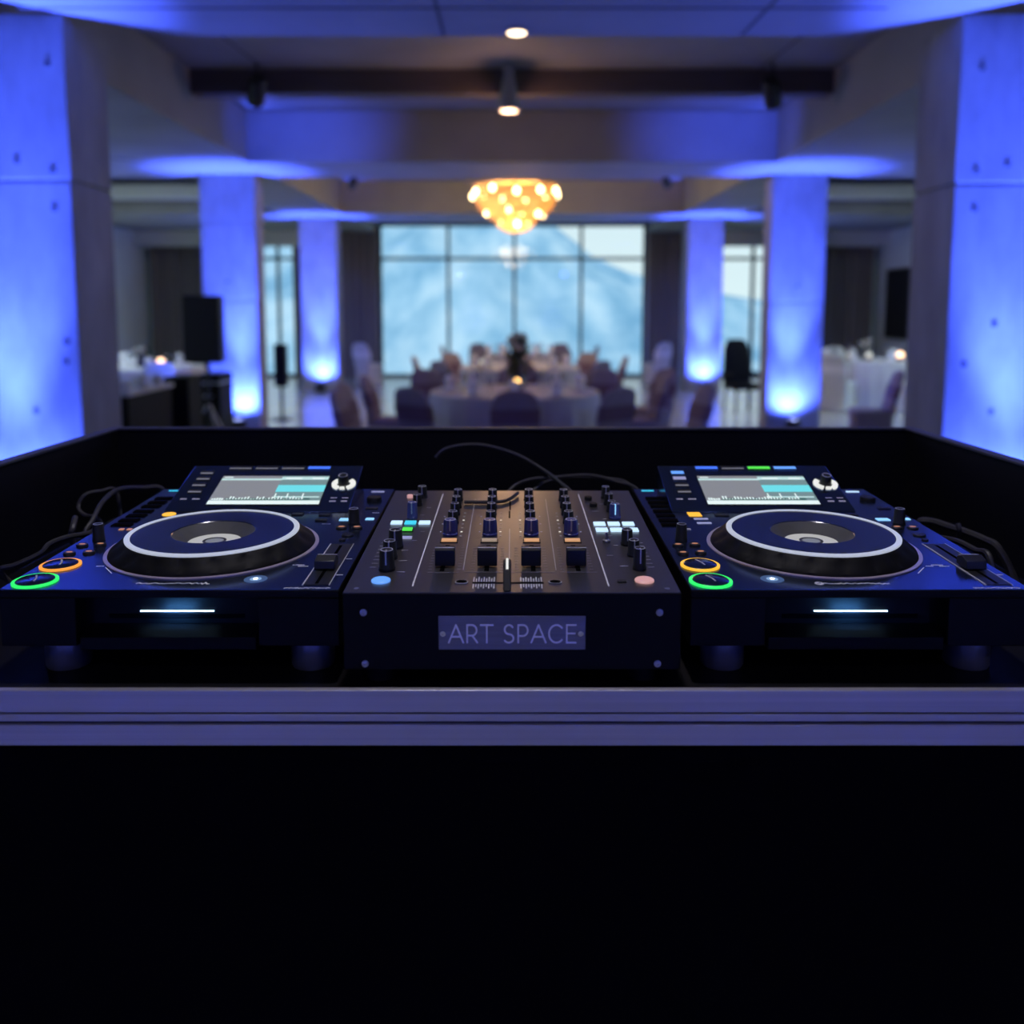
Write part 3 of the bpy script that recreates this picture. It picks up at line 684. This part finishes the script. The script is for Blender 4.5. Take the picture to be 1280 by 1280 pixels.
def scribble(seed, n, h, amp=.5):                # an unreadable printed line
    rnd = random.Random(seed); pts = []; x = 0
    for k in range(n):
        pts.append((x, rnd.uniform(-amp, amp) * h)); x += rnd.uniform(.5, 1.) * h * .9
    s = pts[-1][0]; return [(p[0] / s, p[1]) for p in pts]

# ------------------------------------------------------------------ the two decks
DZ = .0952; TILT = 1.796
def deck(x0, su, label, top_keys, side_keys, lcd_flip, flare_u, text_u0, seed, orange_sq):
    D = thing('media_player_deck', label, 'DJ deck', (x0, .8817, ZF), group='pair of black DJ decks')
    W, L = .343, .4385; tt = math.tan(R(TILT)); Lc = L * math.cos(R(TILT))
    P = T((0, 0, DZ)) @ RX(TILT)
    mb = MB()
    mb.prism([(.024, .037), (.024, DZ + .024 * tt - .008), (.0, DZ - .008), (0, DZ), (Lc, DZ + Lc * tt), (Lc, .037)], 0, W)
    mb.prism([(0, .037), (.0242, .037), (.0242, DZ - .0079 + .024 * tt), (0, DZ - .0079)], 0, .0765)
    mb.prism([(0, .037), (.0242, .037), (.0242, DZ - .0079 + .024 * tt), (0, DZ - .0079)], .2605, W)
    mb.build('body', 'side', D, bevel=.0012)
    MB().prism([(0, .0335), (0, .0462), (.0238, .0530), (.0238, .0335)], .0795, .2575).build('front_lip', 'side', D, bevel=.0006)
    MB().box(.0008, W - .0008, .0006, L - .001, .0002, .0010, P).build('top_plate', 'panel', D)
    o = MB().box(.1325, .2085, .0218, .0236, .0657, .0666).build('slot_light', 'slot', D)
    MB().box(.10, .24, .0225, .0239, .0585, .0625).build('disc_slot', 'void', D)
    lamp('AREA', 'slot_glow', (.170, .0100, .0664), .045, (.10, .40, 1), D, rot=(R(90), 0, 0), shape='RECTANGLE', size=.03, size_y=.002)
    for fx in (.044, .305):
        for fy in (.047, .39):
            MB().lathe([(.0215, 0), (.0230, .003), (.0230, .030), (.017, .033), (.017, .0371)], 32, T((fx, fy, .0002))).build('foot', 'foot', D)
    # jog wheel
    ju, jv = .1695, .148; J = P @ T((ju, jv, .001))
    jw = MB().lathe([(.1150, .0014), (.1140, .004), (.1085, .0085), (.1030, .0130), (.0990, .0162), (.0960, .0175), (.0960, .0170), (.091, .0170)], 120, J,
                    fl=lambda a, z: 1 - (.030 * (.5 + .5 * math.cos(20 * a)) ** 2 if .006 < z < .014 else 0), caps=False).build('jog_wheel', 'jogrubber', D)
    MB().lathe([(.1195, .0002), (.1193, .0013), (.1152, .0015), (.1152, .0002)], 96, J, caps=False).build('jog_bezel', 'bezel', D)
    MB().lathe([(.0970, .0160), (.0972, .0186), (.0955, .0196), (.0915, .0196), (.0908, .0186)], 96, J, caps=False).build('lit_ring', 'ring_lit', jw)
    MB().lathe([(.0910, .0186), (.0475, .0180), (.0465, .0172)], 96, J, caps=False).build('platter_disc', 'gloss', jw)
    MB().lathe([(.0465, .0172), (.044, .0150), (.032, .0075), (.030, .0066)], 64, J, caps=False).build('display_cup', 'cup', jw)
    MB().lathe([(.0, .0066), (.0305, .0066), (.0305, .0060)], 48, J, caps=False).build('centre_display', 'dial_lit', jw)
    mb = MB(); mb.lathe([(.0105, .0068), (.0135, .0068), (.0135, .0072), (.0105, .0072)], 40, J, caps=False)
    mb.build('centre_mark', 'dial_dark', jw)
    MB().lathe([(0, .0069), (.0104, .0069), (.0104, .0067)], 32, J, caps=False).build('centre_emblem', 'dial_mid', jw)
    # transport keys
    for u, v, r, mat, nm in ((.0250, .0235, .0222, 'green', 'play_button'), (.0250, .0762, .0212, 'orange' if seed == 1 else 'yellow', 'cue_button')):
        b = MB().lathe([(r * .84, .0004), (r * .84, .0034), (r * .78, .0042), (0, .0046)], 44, P @ T((u, v, 0))).build(nm, 'panel', D)
        MB().lathe([(r * .86, .0004), (r * .86, .0030), (r * .93, .0036), (r, .0028), (r, .0004)], 48, P @ T((u, v, 0)), caps=False).build('light_ring', mat, b)
        mb = MB(); mb.ribbon([(-.003, .009), (.0015, .0), (.003, -.008)], .0018, .0003, P @ T((u, v, .0047))); mb.build('key_symbol', 'printdim', b)
    for u, v in ((.0143, .1180), (.0350, .1212), (.0143, .1490), (.0345, .1515)):
        round_key(D, P, u, v, .0066, 'black', .0034, 'loop_button', 'amber_dim')
    knob(D, P, .0226, .1735, .0068, .0205, 'rubber', 'mode_knob', line=False)
    for v in (.2395, .2605, .284, .3065, .333, .3545, .3790): key(D, P, .0222, v, .0245, .0125, 'void', .0026, 'pad_button', base='gloss')
    key(D, P, .0200, .4270, .0185, .0060, 'cyan', .0014, 'usb_light')
    for u in (.030, .040): key(D, P, u, .2190, .006, .006, 'amber_dim' if seed == 1 else 'printdim', .0020, 'direction_button')
    if orange_sq:
        key(D, P, .0620, .2910, .0170, .0190, 'yellow', .0020, 'orange_button')
        for v in (.2690, .2485): key(D, P, .0660, v, .0185, .0060, 'lav', .0018, 'blue_button')
    else: round_key(D, P, .0620, .2916, .0090, 'yellow', .0022, 'orange_button')
    key(D, P, .0975, .2870, .018, .010, 'black', .0024, 'small_button')
    # right-hand controls
    key(D, P, .3200, .4205, .0190, .0065, 'lav' if seed == 1 else 'ice', .0016, 'label_light')
    round_key(D, P, .3225, .3700, .0105, 'rubber', .0060, 'needle_knob')
    key(D, P, .3260, .3230, .0170, .0080, 'black', .0024, 'small_button')
    knob(D, P, .3150, .2480, .0072, .0200, 'rubber', 'release_knob', line=False)
    key(D, P, .3015, .2655, .0165, .0110, 'sky_led', .0020, 'sync_button')
    key(D, P, .3320, .2680, .0110, .0080, 'sky_led', .0020, 'master_button')
    for u, v in ((.2700, .2620), (.2694, .2880), (.2325, .2916)): key(D, P, u, v, .015, .009, 'black', .0026, 'small_button')
    for u, v in ((.3030, .2260), (.3225, .2255)): round_key(D, P, u, v, .0070, 'black', .0030, 'tempo_button', 'amber_dim')
    round_key(D, P, .3165, .1935, .0075, 'black', .0030, 'tempo_button'); round_key(D, P, .3140, .1730, .0042, 'black', .0026, 'tempo_button')
    # tempo fader
    f = MB().box(.3040, .3300, .0130, .1560, .0010, .0016, P).build('tempo_fader', 'black', D)
    MB().box(.3150, .3185, .0160, .1500, .0016, .0018, P).build('fader_slot', 'void', f)
    mb = MB()
    for a, b, c, d in ((.3028, .3042, .0120, .1570), (.3300, .3308, .0120, .1570)): mb.box(a, b, c, d, .0010, .0018, P)
    mb.build('fader_edge', 'printdim', f)
    mb = MB(); mb.prism([(.0560, .0030), (.0580, .0120), (.0690, .0155), (.0790, .0120), (.0800, .0030)], .3055, .3275, 'X', P); mb.build('fader_cap', 'black', f, bevel=.001)
    MB().box(.3058, .3272, .0745, .0760, .0138, .0142, P).build('cap_line', 'printdim', f)
    # printed marks
    mb = MB()
    def line(u0, v0, u1, v1, wd=.0011): mb.ribbon([(u0, v0), (u1, v1)], wd, .0002, P @ T((0, 0, .0011)))
    sgn = 1 if seed == 1 else -1; mu = 0 if seed == 1 else .343
    line(abs(mu - .0655), .0737, abs(mu - .0725), .0742, .0016); line(abs(mu - .0775), .0690, abs(mu - .0920), .0500)
    for u, v, wd in ((.284, .0780, .012), (.290, .0735, .010), (.335, .045, .006), (.335, .10, .006), (.280, .245, .01), (.335, .30, .008)): line(u - wd/2, v, u + wd/2, v, .0016)
    pts = scribble(seed, 40, .0022); mb.ribbon([(.2870 + .046 * a, .0040 + b) for a, b in pts], .0015, .0002, P @ T((0, 0, .0011)))
    mb.build('printed_marks', 'print', D, smooth=False)
    pts = scribble(seed + 10, 34, .0036); mb = MB()
    q = [(text_u0 + .075 * a, .0180 + b * (1.4 if k < 3 or k > 29 else .75)) for k, (a, b) in enumerate(pts)]
    mb.ribbon(q, .0016, .0002, P @ T((0, 0, .0011)))
    if seed == 2: mb.ribbon([(text_u0 + .0035 + .004 * math.cos(a * .7), .0178 + .004 * math.sin(a * .7)) for a in range(10)], .0014, .0002, P @ T((0, 0, .0011)))
    mb.build('script_lettering', 'print', D, smooth=False)
    b = MB().lathe([(0, .0012), (.0120, .0012), (.0120, .0014), (0, .0016)], 24, P @ T((flare_u, .0310, 0))).build('painted_flare', 'flare_dim', D)  # glow spot on the panel, painted as nested emissive discs
    MB().lathe([(0, .0014), (.0062, .0014), (.0060, .0016), (0, .0019)], 20, P @ T((flare_u, .0310, 0))).build('lens_or_flare_disc', 'flare_mid', b)
    MB().lathe([(0, .0016), (.0024, .0016), (.0022, .0020), (0, .0022)], 16, P @ T((flare_u, .0310, 0))).build('flare_core', 'flare_core_glow', b)
    # screen unit
    S = P @ T((su, .31, 0)) @ RX(15.41); SL = .1277
    h = SL * math.sin(R(15.41)); g = SL * math.cos(R(15.41))
    s_ = MB().prism([(.31 - .006, .001), (.31, .0045), (.31 + g - .003, h + .004), (.31 + g, h), (.31 + g, .001)], su + .0515 - .0015, su + .2975, 'X', P).build('screen_unit', 'panel', D, bevel=.0012)
    S = P @ T((su, .31 + .0008, .0046)) @ RX(15.2)
    MB().box(.1000, .2570, .0060, .0960, .0001, .0008, S).build('screen_bezel', 'gloss', s_)
    mb = MB(); u0, u1, v0, v1 = .1020, .2545, .0095, .0915; z = .0009
    def patch(mi, a, b, c, d, up=0):
        mb.mi = mi; A = u0 + (u1 - u0) * a; B = u0 + (u1 - u0) * b; C = v0 + (v1 - v0) * c; E = v0 + (v1 - v0) * d
        mb.box(A, B, C, E, z - .00005, z + .00010 * (1 + up), S)
    patch(0, 0, 1, 0, 1)
    patch(1, .56, 1, .12, 1, 1); patch(2, .56, 1, .42, .66, 2); patch(3, 0, .58, .84, .90, 1); patch(3, .56, 1, .86, .96, 2); patch(5, .02, .1, .93, .96, 2)
    patch(5, 0, 1, 0, .12, 1); patch(4, .14, .9, .135, .20, 2); patch(3, .58, .98, .22, .26, 3)
    patch(5, .6, .75, .88, .93, 3); patch(5, .85, .96, .88, .93, 3)
    rnd = random.Random(seed)
    for k in range(26): patch(5, .15 + k * .027, .163 + k * .027, .16, .17 + rnd.random() * .10, 4)
    for k in range(5): patch(5, .02 + k * .022, .036 + k * .022, .14, .18 + rnd.random() * .05, 4)
    for a in (.57, .68, .82): patch(5, a, a + .012, .20, .36, 4)
    mb.build('display', ['lcd_base', 'lcd_mid', 'lcd_cyan', 'lcd_pale', 'lcd_dark', 'lcd_white'], s_, smooth=False)
    for u, mat in zip((.1203, .1585, .1970, .2350), top_keys):
        k_ = MB().box(u - .0165, u + .0165, .1115, .1215, 0, .0022, S).build('screen_button', 'black', s_, bevel=.0004)
        MB().box(u - .0160, u + .0160, .1113, .1140 if mat == 'grey_led' else .1185, .0022, .0026, S).build('button_light', mat, k_)
    for v, mat in zip((.1010, .0835, .0645, .0454), side_keys):
        k_ = MB().box(.0660, .0850, v - .0050, v + .0050, 0, .0020, S).build('menu_button', 'black', s_, bevel=.0004)
        MB().box(.0665, .0845, v - .0048, v - .0015 if mat == 'grey_led' else v + .0035, .0020, .0024, S).build('button_light', mat, k_)
    mb = MB()
    for u, v, wd in ((.0659, .0250, .009), (.0831, .0250, .011), (.2692, .1049, .011), (.2878, .1049, .010), (.2717, .0290, .009), (.2871, .0290, .009), (.2717, .0190, .009), (.2871, .0190, .009), (.279, .0960, .010)):
        MB().box(u - wd/2, u + wd/2, v - .0018, v + .0018, .0001, .0003, S).build('key_print', 'printdim', s_, smooth=False)
    kk = knob(s_, S, .2790, .0660, .0078, .0150, 'rubber', 'rotary_selector', line=False)
    for a0, a1 in ((-62, 52), (128, 242), (255, 285)):
        q = [(R(a0 + (a1 - a0) * k / 10)) for k in range(11)]; ro = .0168 if a1 - a0 > 40 else .0150
        MB().prism([(.0098 * math.cos(a), .0098 * math.sin(a)) for a in q] + [(ro * math.cos(a), ro * math.sin(a)) for a in q[::-1]], .0002, .003, 'Z', S @ T((.2790, .0660, 0))).build('selector_light', 'white_soft', kk)
    return D
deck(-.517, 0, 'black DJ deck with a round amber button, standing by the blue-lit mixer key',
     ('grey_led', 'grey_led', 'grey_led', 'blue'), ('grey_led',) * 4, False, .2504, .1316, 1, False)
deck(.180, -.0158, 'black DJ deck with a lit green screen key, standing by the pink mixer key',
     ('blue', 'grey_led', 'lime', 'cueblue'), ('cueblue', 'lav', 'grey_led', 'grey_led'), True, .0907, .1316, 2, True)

# ------------------------------------------------------------------ mixer
MX = thing('dj_mixer', 'black four-channel DJ mixer with a metal name plate between the decks', 'DJ mixer', (0, .8581, ZF))
MT = 2.7228; mz = 1.3716 - ZF; P = T((0, 0, mz)) @ RX(MT); HW = .1665; ML = .4031
c_, t_ = math.cos(R(MT)), math.tan(R(MT))
MB().prism([(0, .022), (0, mz), (ML * c_, mz + ML * c_ * t_), (ML * c_, .022)], -HW, HW).build('body', 'side', MX, bevel=.0012)
for sx in (-1, 1):
    for v in (.04, .36): MB().cyl(sx * .135, v, .0002, .0222, .016, seg=20).build('foot', 'rubber', MX)
MB().box(-HW + .001, HW - .001, .0008, ML - .001, .0002, .0010, P).build('top_plate', 'mixpanel', MX)
P = P @ T((0, 0, .0008))
FRN = T((0, 0, -ZF)) @ RX(90)                    # front face: x right, y up (world z), z towards the camera
for x, z in ((-.1459, 1.3526), (.1449, 1.3526), (-.1450, 1.3005), (.1437, 1.3005)):
    s_ = MB().lathe([(.0036, .0), (.0034, .0012), (.0016, .0014), (.0014, .0006), (0, .0006)], 20, FRN @ T((x, z, 0))).build('screw', 'steel', MX)
pl = MB().box(-.0724, .0724, 1.3152, 1.3494, 0, .0016, FRN).build('name_plate', 'plate', MX, bevel=.0006)
for x in (-.0680, .0675): MB().lathe([(.0030, .0016), (.0028, .0026), (.0012, .0026), (.001, .0020), (0, .0020)], 18, FRN @ T((x, 1.3317, 0))).build('screw', 'chrome', pl)
def arc(cx, cy, rx, ry, a0, a1, n=12): return [(cx + rx * math.cos(R(a0 + (a1-a0)*k/n)), cy + ry * math.sin(R(a0 + (a1-a0)*k/n))) for k in range(n+1)]
GL = {'A': (.86, [[(0, 0), (.43, 1), (.86, 0)], [(.15, .33), (.71, .33)]]),
      'R': (.68, [[(.06, 0), (.06, 1), (.34, 1)] + arc(.34, .70, .28, .30, 90, -90) + [(.06, .40)], [(.36, .40), (.66, 0)]]),
      'T': (.74, [[(0, 1), (.74, 1)], [(.37, 1), (.37, 0)]]),
      'S': (.66, [arc(.34, .74, .25, .26, 30, 270) + arc(.33, .24, .28, .24, 90, -150)]),
      'P': (.66, [[(.06, 0), (.06, 1), (.34, 1)] + arc(.34, .69, .28, .31, 90, -90) + [(.06, .38)]]),
      'C': (.84, [arc(.46, .5, .44, .5, 42, 318, 20)]),
      'E': (.60, [[(.60, 1), (.06, 1), (.06, 0), (.60, 0)], [(.06, .52), (.54, .52)]])}
mb = MB(); txt = 'ART SPACE'; gap = .17; tw = sum((GL[c][0] if c != ' ' else .26) + gap for c in txt) - gap
hgt = .0178; sx = .1250 / tw; x = -.0622
for c in txt:
    if c == ' ': x += (.26 + gap) * sx; continue
    for st in GL[c][1]: mb.ribbon([(x + p[0] * sx, 1.3226 + p[1] * hgt) for p in st], .0016, .0005, FRN @ T((0, 0, .0016)))
    x += (GL[c][0] + gap) * sx
mb.build('lettering', 'letter', pl, smooth=False)
# channels
CHU = [-.0732, -.0264, .0227, .0700]
CUE = ['peach', 'peach_dim', 'peach', 'peach']
for i, u in enumerate(CHU):
    knob(MX, P, u, .1905, .0082, .0190, 'rib', 'filter_knob', ribs=9)
    for v, r in ((.2390, .0066), (.2770, .0062), (.3110, .0062), (.3480, .0064)): knob(MX, P, u, v, r, .0155, 'rubber', 'equaliser_knob')
    key(MX, P, u + .0002, .1650, .0175, .0090, CUE[i], .0030, 'cue_button', base='black')
    f = MB().box(u - .0028, u + .0022, .062, .150, .0003, .0006, P).build('channel_fader', 'void', MX)
    fu = (-.0712, -.0263, .0203, .0683)[i]
    MB().prism([(.0725, .0020), (.0735, .0190), (.0755, .0212), (.0835, .0212), (.0850, .0190), (.0860, .0020)], fu - .0105, fu + .0105, 'X', P).build('fader_cap', 'rubber', f, bevel=.001)
    MB().box(fu - .0102, fu + .0102, .0755, .0772, .0212, .0216, P).build('cap_line', 'ribedge', f)
    s = 1 if i < 2 else -1
    m = MB(); m2 = MB()
    for k in range(7):
        v = .186 + k * .0165
        MB().box(u + s * .0125 - .0012, u + s * .0125 + .0012, v - .0013, v + .0013, .0003, .0007, P).build('meter_light', 'white_soft' if k in (1, 4) else 'grey_led', MX, smooth=False)
        if k % 2: MB().box(u - s * .0125 - .0009, u - s * .0125 + .0009, v - .0009, v + .0009, .0003, .0006, P).build('meter_light', 'lav', MX, smooth=False)
    for s in (-1, 1): MB().box(u + s * .0125 - .0018, u + s * .0125 + .0018, .177, .296, .0001, .0003, P).build('meter_strip', 'mixpanel', MX, smooth=False)
    m.bm.free()
    m = MB()
    for k in range(9):
        for s in (-1, 1): m.box(fu + s * .0155 - .002, fu + s * .0155 + .002, .068 + k * .009, .0685 + k * .009, .0003, .0005, P)
    m.build('fader_scale', 'printdim', MX, smooth=False)
mb = MB()
def ln(u0, v0, u1, v1, wd): mb.ribbon([(u0, v0), (u1, v1)], wd, .0002, P @ T((0, 0, .0003)))
m9 = mb; mb = MB(); ln(-.0965, .381, -.0994, .0177, .0014); ln(.0928, .381, .0967, .0177, .0014); mb.build('section_line', 'print', MX, smooth=False); mb = m9
ln(-.0504, .355, -.0514, .066, .0008); ln(-.0029, .215, -.0030, .0856, .0008); ln(.0460, .355, .0463, .065, .0008)
ln(-.088, .058, -.056, .058, .0004); ln(-.05, .059, .045, .059, .0004); ln(.05, .059, .089, .059, .0004)
rnd = random.Random(5)
for k in range(16):
    s = (-1, 1)[k % 2]; u = s * rnd.uniform(.105, .118); v = .06 + k * .018; ln(u, v, u + s * .007 * rnd.uniform(.5, 1.2), v, .0012)
for s in (-1, 1):
    for k in range(8): ln(s * .1475 - .003, .075 + k * .012, s * .1475 + .003, .075 + k * .012, .0010)
mb.build('printed_lines', 'printdim', MX, smooth=False)
mb = MB(); mb.box(-.0035, -.0015, .30, .345, .0003, .0005, P); mb.box(-.0042, -.0022, .262, .296, .0003, .0005, P); mb.build('master_meter_slot', 'void', MX, smooth=False)
# crossfader
x_ = MB().box(-.040, .032, .0255, .0285, .0003, .0006, P).build('crossfader', 'void', MX)
MB().prism([(-.0004, .0015), (.0100, .0130), (.0200, .0235), (.0300, .0245), (.0330, .0020)], -.0088, -.0008, 'X', P).build('crossfader_cap', 'rubber', x_, bevel=.0012)
MB().prism([(.0150, .0188), (.0205, .0243), (.0300, .0253), (.0300, .0246), (.0200, .0236)], -.0060, -.0036, 'X', P).build('cap_line', 'white_soft', x_)
mb = MB()
for k in range(9):
    for s in (-1, 1):
        u = -.0045 + s * (.0135 + k * .0026); mb.box(u - .0005, u + .0005, .0305, .0440 - .004 * (k % 2), .0003, .0005, P); mb.box(u - .0005, u + .0005, .0110 + .004 * (k % 2), .0235, .0003, .0005, P)
mb.build('crossfader_scale', 'print', MX, smooth=False)
for u in (-.0510, .0437):
    o = MB().lathe([(0, .0003), (.0058, .0003), (.0058, .0012), (0, .0012)], 24, P @ T((u, .0291, 0)) @ Matrix.Diagonal((1, .75, 1, 1))).build('curve_switch', 'void', MX)
    MB().lathe([(.0058, .0003), (.0068, .0003), (.0068, .0010), (.0058, .0010)], 24, P @ T((u, .0291, 0)) @ Matrix.Diagonal((1, .75, 1, 1)), caps=False).build('switch_rim', 'printdim', o)
for u in (-.1541, .1537): MB().lathe([(0, .0003), (.0026, .0003), (.0026, .001), (0, .001)], 16, P @ T((u, .0099, 0))).build('screw', 'steel', MX)
# left section
for (u, v, r, h) in ((-.1235, .3640, .0066, .0160), (-.1262, .3230, .0062, .0150)): knob(MX, P, u, v, r, h, name='mic_knob')
knob(MX, P, -.1262, .2610, .0062, .0210, 'rib', 'mic_level_knob', ribs=7)
round_key(MX, P, -.1405, .3640, .0042, 'cuepink', .0040, 'small_button')
for u, mat in ((-.1432, 'ice'), (-.1260, 'cyan'), (-.1085, 'ice')): key(MX, P, u, .2385, .0140, .0120, mat, .0024, 'effect_button')
key(MX, P, -.1265, .2090, .0120, .0110, 'lime', .0028, 'green_button', base='black')
key(MX, P, -.1245, .1770, .0140, .0085, 'lav', .0020, 'lavender_button')
for (u, v, r, h) in ((-.1320, .1420, .0082, .0210), (-.1335, .1040, .0078, .0200), (-.1315, .0665, .0082, .0220)): knob(MX, P, u, v, r, h, name='headphone_knob')
round_key(MX, P, -.1331, .0325, .0096, 'cueblue', .0024, 'headphone_cue_button')
# right section
for (u, v, r, h) in ((.1285, .3600, .0060, .0165), (.1292, .3270, .0060, .0150), (.1294, .2930, .0062, .0140)): knob(MX, P, u, v, r, h, name='booth_knob')
knob(MX, P, .1298, .2600, .0070, .0190, 'rib', 'effect_knob', linemat='sky_led', ribs=7)
for u, v, wd in ((.1080, .2330, .0145), (.1257, .2330, .0145), (.1435, .2330, .0145), (.1085, .2075, .0145), (.1260, .2075, .0145), (.1475, .2075, .0100)): key(MX, P, u, v, wd, .0130, 'ice', .0024, 'effect_button')
for (u, v, r, h) in ((.1318, .1530, .0068, .0180), (.1342, .1130, .0066, .0180), (.1345, .0690, .0068, .0230)): knob(MX, P, u, v, r, h, name='beat_knob')
round_key(MX, P, .1345, .0330, .0098, 'cuepink', .0024, 'effect_on_button')
o = MB().lathe([(.0045, .0003), (.0045, .003), (.002, .004), (.0015, .012), (0, .0125)], 16, P @ T((.1092, .1614, 0))).build('toggle_switch', 'steel', MX)
for v, u in ((.352, .098), (.318, .102)): round_key(MX, P, u + .006, v, .0052, 'rubber', .005, 'small_button')
key(MX, P, .1110, .0300, .0095, .0050, 'black', .0018, 'small_button')

# ------------------------------------------------------------------ cables in the case
def cable(pts, r, label, mat='cable', drop=(0, 0)):   # drop: the ends that run down to the floor of the case
    P_ = [Vector(p) for p in pts]; out = []; zf = ZF + r + .0005
    if drop[0]: a = P_[0]; P_ = [Vector((a.x + drop[0] * .3, a.y + .02, zf)), Vector((a.x + drop[0] * .22, a.y + .012, zf + .02))] + P_
    if drop[1]: a = P_[-1]; P_ += [Vector((a.x + drop[1] * .22, a.y - .012, zf + .02)), Vector((a.x + drop[1] * .3, a.y - .02, zf))]
    for i in range(len(P_) - 1):
        p0, p1, p2, p3 = P_[max(i-1, 0)], P_[i], P_[i+1], P_[min(i+2, len(P_)-1)]
        for k in range(8):
            t = k / 8; out.append(.5 * ((2*p1) + (p2-p0)*t + (2*p0-5*p1+4*p2-p3)*t*t + (3*p1-p0-3*p2+p3)*t**3))
    out.append(P_[-1]); o = MB().tube(out, r, 8).build('cable', mat)
    tag(o, label, 'cable')
cable([at(545, 572, 1.42), at(560, 560, 1.42), at(600, 556, 1.42), at(645, 568, 1.42), at(680, 588, 1.40), at(700, 603, 1.36), at(716, 618, 1.32), at(722, 640, 1.32)], .0028, 'long thin black cable arching up behind the mixer', drop=(0, .05))
cable([at(622, 640, 1.36), at(638, 612, 1.38), at(660, 600, 1.40), at(690, 597, 1.40), at(735, 594, 1.40), at(770, 602, 1.38), at(800, 616, 1.36)], .0026, 'black cable looping low behind the back edge of the mixer', drop=(-0.1, 0.1))
cable([at(640, 650, 1.36), at(668, 612, 1.40), at(700, 598, 1.42), at(760, 598, 1.42), at(790, 610, 1.40)], .0022, 'second black cable crossing the loop behind the mixer', drop=(-0.1, 0.1))
cable([at(0, 713, 1.10), at(20, 706, 1.10), at(50, 692, 1.11), at(62, 680, 1.12), at(82, 672, 1.14), at(110, 667, 1.17), at(125, 664, 1.2)], .0036, 'grey-black cable along the case side wall', drop=(0.05, 0.05))
cable([at(106, 670, 1.22), at(116, 650, 1.24), at(128, 628, 1.28), at(148, 612, 1.33), at(178, 610, 1.38), at(205, 614, 1.40)], .0036, 'black cable bowing up behind the amber-button deck', drop=(0.03, 0.05))
cable([at(124, 650, 1.28), at(106, 644, 1.29), at(98, 634, 1.30), at(106, 619, 1.31), at(126, 614, 1.33), at(146, 616, 1.35)], .0030, 'black cable loop beside the amber-button deck', drop=(0.05, 0.05))
cable([at(90, 674, 1.16), at(91, 660, 1.16), at(94, 647, 1.18)], .0040, 'short upright cable end beside the amber-button deck', drop=(0.02, 0))
cable([at(1150, 654, 1.30), at(1165, 652, 1.29), at(1185, 658, 1.27), at(1210, 666, 1.24), at(1232, 675, 1.22), at(1246, 683, 1.20)], .0055, 'thick black cable beside the deck with the green key', drop=(0.12, 0.06))
cable([at(1174, 672, 1.20), at(1198, 677, 1.16), at(1220, 688, 1.13), at(1236, 695, 1.10)], .0040, 'lower black cable beside the deck with the green key', drop=(0, .02))
cable([at(1197, 654, 1.235), at(1199, 662, 1.232), at(1199, 671, 1.235)], .0035, 'small cable tie around the thick black cable')

Q = T(MX.location) @ P
cable([Q @ Vector(p) for p in ((-.064, .3295, .0032), (-.045, .3290, .0032), (-.026, .3295, .0032), (-.012, .333, .0032), (-.002, .347, .0034), (.006, .368, .0040), (.008, .376, .0040))], .0024, 'thin dark strand standing in for a cable reflection on the mixer')  # modelled strand takes the place of a cable's dark reflection
# ------------------------------------------------------------------ view
vs = sc.view_settings; vs.view_transform = 'Standard'; vs.look = 'None'; vs.exposure = 0; vs.gamma = 1; vs.use_curve_mapping = False
sc.cycles.max_bounces = 8; sc.cycles.sample_clamp_indirect = 6; sc.cycles.caustics_reflective = False; sc.cycles.caustics_refractive = False
